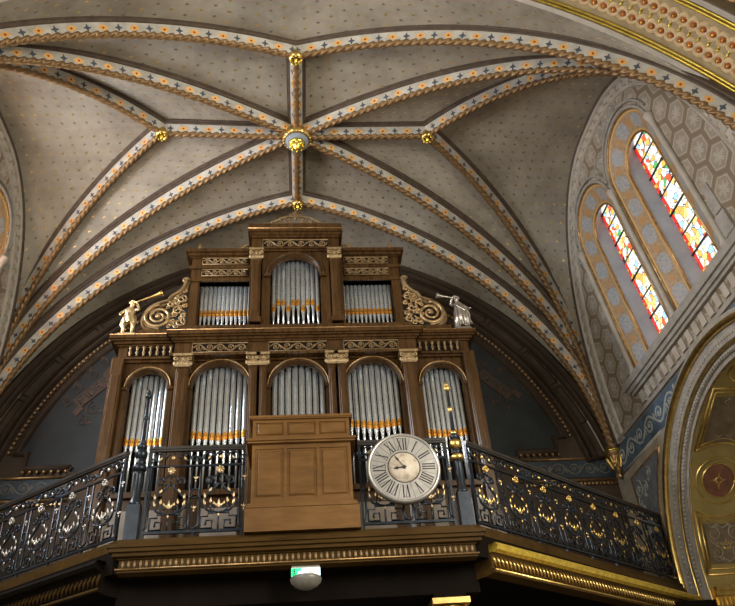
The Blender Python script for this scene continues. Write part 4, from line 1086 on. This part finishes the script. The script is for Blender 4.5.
# pipes
def pipe_mesh(r, zb, zm, zt):
    m = MB(); m.lathe([(.012, zb), (r * .55, zm - .18), (r * .96, zm - .045), (r, zm - .02), (r, zt - .01), (r * .9, zt), (r * .6, zt)], n=18)
    g = MB()  # gilded mouth: curved shield with pointed ears on the front of the pipe
    aa = lin(-PI / 2 - 1.15, -PI / 2 + 1.15, 11); rr = r + .004
    lo = [V((rr * .93 * math.cos(a), rr * .93 * math.sin(a), zm - .06)) for a in aa]
    mi = [V((rr * math.cos(a), rr * math.sin(a), zm)) for a in aa]
    hi = [V((rr * math.cos(a), rr * math.sin(a), zm + .03 + .045 * (1 - abs(i - 5) / 5))) for i, a in enumerate(aa)]
    g.strip(lo, mi); g.strip(mi, hi)
    s_ = MB(); s_.band([(-.6 * r, 0), (.6 * r, 0)], .02, .006, lambda u, v, w: V((u, -math.sqrt(max(0, rr * rr - u * u)) - w, zm + v)))
    return m, g, s_
def pipes(xs, r, zb, zms, zt, y, tops=None):
    cache = {}
    for i, x in enumerate(xs):
        key = (round(zms[i], 3),)
        if key not in cache:
            m, g, s_ = pipe_mesh(r, zb, zms[i], zt); o = m.build('organ_pipe', 'tin', org)
            g.build('gilded_mouth', 'mouth_gilt', o); s_.build('mouth_slot', 'shadow_board', o); cache[key] = o
        else: o = copy_tree(cache[key], org)
        o.location = (x, y - OY, -G0)
def spread(a, b, n, e=.0): w_ = (b - a) / n; return [a + w_ * (i + .5) for i in range(n)]
cfg = [(-2.64, -2.03, 7, 7.66, 6.50), (-1.66, -.79, 9, 7.78, 6.56), (-.43, .45, 8, 7.77, 6.2), (.78, 1.65, 9, 7.78, 6.68), (2.00, 2.68, 8, 7.66, 6.50)]
for a, b, n_, zt, zm in cfg:
    xs = spread(a, b, n_); r = (b - a) / n_ * .43
    pipes(xs, r, 5.64, [zm + .05 * abs(i - (n_ - 1) / 2) / n_ * (2 if n_ > 8 else 1) for i in range(n_)], zt + .06, OY + .22)
pipes(spread(-1.69, -.79, 12), .034, 8.46, [8.90] * 12, 9.52, OY + .24)
pipes(spread(.79, 1.69, 12), .034, 8.46, [8.90] * 12, 9.52, OY + .24)
pipes(spread(-.45, .41, 10), .039, 8.46, [8.99 + (.06 if i % 3 else -.07) for i in range(10)], 10.0, OY + .16)

# ------------------------------------------------------------------ gilded angels with trumpets
def skin_figure(name, joints, links, root, mat, parent):
    names = list(joints); me = bpy.data.meshes.new(name)
    me.from_pydata([joints[k][0] for k in names], [(names.index(a), names.index(b)) for a, b in links], [])
    o = bpy.data.objects.new(name, me); COL.objects.link(o)
    sk = o.modifiers.new('skin', 'SKIN'); sk.use_smooth_shade = True
    for i, k in enumerate(names): r = joints[k][1]; me.skin_vertices[0].data[i].radius = (r, r)
    me.skin_vertices[0].data[names.index(root)].use_root = True
    sub = o.modifiers.new('sub', 'SUBSURF'); sub.levels = 2; sub.render_levels = 2
    dg = bpy.context.evaluated_depsgraph_get(); m2 = bpy.data.meshes.new_from_object(o.evaluated_get(dg))
    o.modifiers.clear(); o.data = m2; m2.materials.clear(); m2.materials.append(M[mat]); o.parent = parent
    for p in m2.polygons: p.use_smooth = True; p.material_index = 0
    return o
def angel(x, y, z, s, mat, label, robe, wings):
    t = empty('angel_statue', (x, y, z), label, 'statue', 'trumpeting angels on the organ cornice')
    # s = +1: trumpet points to the right
    J = {'pelvis': ((0, 0, .30), .060), 'belly': ((.0, -.01, .36), .062), 'chest': ((.0, .0, .43), .062), 'neck': ((s * .01, -.01, .495), .026), 'head': ((s * .025, -.02, .545), .048), 'crown': ((s * .025, -.015, .585), .044),
         'shl': ((-.065, 0, .455), .028), 'ell': ((-.13, -.03, .37), .022), 'hal': ((-.10 if not wings else -.15, -.09, .31 if not wings else .34), .017),
         'shr': ((.065, 0, .455), .028), 'elr': ((.125, -.04, .43), .022), 'har': ((.10, -.11, .50), .017),
         'hpl': ((-.045, 0, .25), .048), 'knl': ((-.055, -.04, .145), .034), 'anl': ((-.06, -.0, .04), .021), 'tol': ((-.065, -.06, .018), .018),
         'hpr': ((.045, 0, .25), .048), 'knr': ((.075, -.05, .15), .034), 'anr': ((.05, .0, .04), .021), 'tor': ((.065, -.055, .018), .018)}
    if s < 0: J = {k: ((-p[0], p[1], p[2]) if k[-1] in 'lr' and k not in ('pelvis',) else p, r) for k, (p, r) in J.items()}
    Lk = [('pelvis', 'belly'), ('belly', 'chest'), ('chest', 'neck'), ('neck', 'head'), ('head', 'crown'), ('chest', 'shl'), ('shl', 'ell'), ('ell', 'hal'), ('chest', 'shr'), ('shr', 'elr'), ('elr', 'har'),
          ('pelvis', 'hpl'), ('hpl', 'knl'), ('knl', 'anl'), ('anl', 'tol'), ('pelvis', 'hpr'), ('hpr', 'knr'), ('knr', 'anr'), ('anr', 'tor')]
    J = {k: (p, r * .86) for k, (p, r) in J.items()}
    skin_figure('body', J, Lk, 'pelvis', mat, t)
    hd = V(J['head'][0])
    m = MB()
    for i in range(26):
        a = random.uniform(0, 2 * PI); b = random.uniform(.15, 1.25); rr = .05
        q = hd + V((rr * math.cos(a) * math.cos(b), .012 + rr * abs(math.sin(a)) * math.cos(b) * (1 if math.sin(a) > -.2 else .2), .02 + rr * math.sin(b))); m.ball(q, .017, 6)
    m.build('curly_hair', mat, t)
    m = MB(); m.ball(hd + V((s * .015, -.047, -.004)), .009, 6); m.ball(hd + V((s * .028, -.040, .012)), .005, 6); m.ball(hd + V((-s * .002, -.044, .012)), .005, 6); m.ball(hd + V((s * .018, -.043, -.024)), .008, 6, (1.3, .6, .5)); m.build('face', mat, t)
    m = MB()  # cloth round hips, falling behind or as a robe
    fold = 18; prof = ([(.070, .36), (.085, .30), (.092, .24), (.075, .20)] if not robe else [(.060, .46), (.070, .38), (.078, .30), (.088, .20), (.095, .10), (.098, .04)])
    k = 36; P = []
    for r, h in prof:
        for i in range(k):
            a = 2 * PI * i / k; q = r * (1 + .17 * math.sin(7 * a + h * 22) * (1 if h < .4 else .3)); P.append(V((q * math.cos(a), q * math.sin(a) * .85 - .012, h + .012 * math.sin(3 * a))))
    b = m.addv(P)
    for j in range(len(prof) - 1):
        for i in range(k): m.face((b + j * k + i, b + j * k + (i + 1) % k, b + (j + 1) * k + (i + 1) % k, b + (j + 1) * k + i), None, True)
    m.tube(smooth([(-s * .07, .02, .34), (-s * .10, .035, .30), (-s * .11, .03, .24), (-s * .09, .03, .18)]), .02, 8)
    if robe:
        for q in range(7):
            a = -PI / 2 + (q - 3) * .42; x0 = .07 * math.cos(a); m.tube([V((x0 * .8, -.055 + .02 * abs(q - 3) / 3, .42)), V((x0 + .012 * (-1) ** q, -.085 + .02 * abs(q - 3) / 3, .28)), V((x0 * 1.35, -.095 + .025 * abs(q - 3) / 3, .05))], [.008, .016, .012], 6)
        m.tube(smooth([(-.07, -.03, .46), (-.03, -.085, .38), (.05, -.09, .31), (.085, -.03, .27)]), .016, 6)
        m.tube(smooth([(s * -.08, .0, .40), (s * -.14, .02, .33), (s * -.13, .03, .22), (s * -.16, .03, .14)]), .02, 6)
    m.build('drapery', mat, t)
    if False:
        for sg in (-1, 1):
            m = MB()
            for q in range(6):
                a = PI / 2 + sg * (-.5 - q * .28); L_ = .24 - q * .022
                m.tube([V((sg * .03, .06, .43)), V((sg * .03 + L_ * .5 * math.cos(a), .085, .43 + L_ * .5 * math.sin(a))), V((sg * .03 + L_ * math.cos(a), .07, .42 + L_ * math.sin(a)))], [.012, .024, .006], 6)
            m.build('wing', mat, t)
    m = MB(); a = hd + V((s * .03, -.06, -.02)); d = V((s * 1, -.12, .36 if not wings else .12)).normalized(); L_ = .40 if not wings else .27
    n_ = 10; m.tube([a + d * L_ * i / n_ for i in range(n_ + 1)], [.008 + .006 * (i / n_) + .030 * (i / n_) ** 5 for i in range(n_ + 1)], 12); m.build('trumpet', 'gilt' if not wings else mat, t)
    m = MB(); m.box(-.11, .11, -.08, .08, 0, .02); m.build('base', mat, t)
    t.scale = (1.22, 1.22, 1.18)
    return t
angel(-2.78, 9.97, 8.283, 1, 'pale_gilt', 'gilded cherub statue blowing a raised trumpet at the left end of the cornice', False, False)
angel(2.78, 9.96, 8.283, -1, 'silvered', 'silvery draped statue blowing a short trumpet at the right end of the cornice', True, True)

# ------------------------------------------------------------------ light and camera
w = bpy.data.worlds.new('World'); bpy.context.scene.world = w; w.use_nodes = True
bg = w.node_tree.nodes['Background']; bg.inputs[0].default_value = (1.0, .92, .78, 1); bg.inputs[1].default_value = .26
def area(name, loc, tgt, sx, sy, e, c):
    l = bpy.data.lights.new(name, 'AREA'); l.shape = 'RECTANGLE'; l.size = sx; l.size_y = sy; l.energy = e; l.color = c
    o = bpy.data.objects.new(name, l); COL.objects.link(o); o.location = loc; o.rotation_euler = (V(tgt) - V(loc)).to_track_quat('-Z', 'Y').to_euler(); return o
# added fill lamps out of view, standing in for nave windows not built
area('nave_window_light_left', (-6.6, .2, 7.3), (2, 9, 8), 3.5, 4, 640, (1.0, .96, .88))
area('nave_window_light_right', (6.7, .2, 7.3), (-2, 9, 9), 3.5, 4, 900, (1.0, .93, .80))
area('vault_fill_right', (9.5, -1.0, 6.9), (-3, 9, 9.5), 5, 5, 900, (1.0, .92, .78))  # extra unseen fill, added to warm the left cell of the vault
for y_ in (8.0,): area('window_daylight_left', (-5.95, y_, 9.2), (0, y_ + .5, 6.5), .8, 2.4, 420, (.62, .80, 1.0))
sc = bpy.context.scene
cam = bpy.data.cameras.new('Camera'); co = bpy.data.objects.new('Camera', cam); COL.objects.link(co)
f_ = 717.531; pp = (367.5, 303.)
def cd(v): return V((v[0] - pp[0], -(v[1] - pp[1]), -f_)).normalized()
Zc = cd((285., -680.)); Yc = cd((305., 832.)); Yc = (Yc - Zc * Yc.dot(Zc)).normalized(); Xc = Yc.cross(Zc)
co.matrix_world = Matrix(((Xc.x, Xc.y, Xc.z, 0), (Yc.x, Yc.y, Yc.z, 0), (Zc.x, Zc.y, Zc.z, 1.6), (0, 0, 0, 1)))
cam.sensor_width = 36; cam.lens = f_ / 735 * 36; cam.clip_start = .05; cam.clip_end = 200
sc.camera = co
sc.view_settings.view_transform = 'Standard'; sc.view_settings.look = 'None'; sc.view_settings.gamma = 1; sc.view_settings.use_curve_mapping = False
sc.view_settings.exposure = 0.12
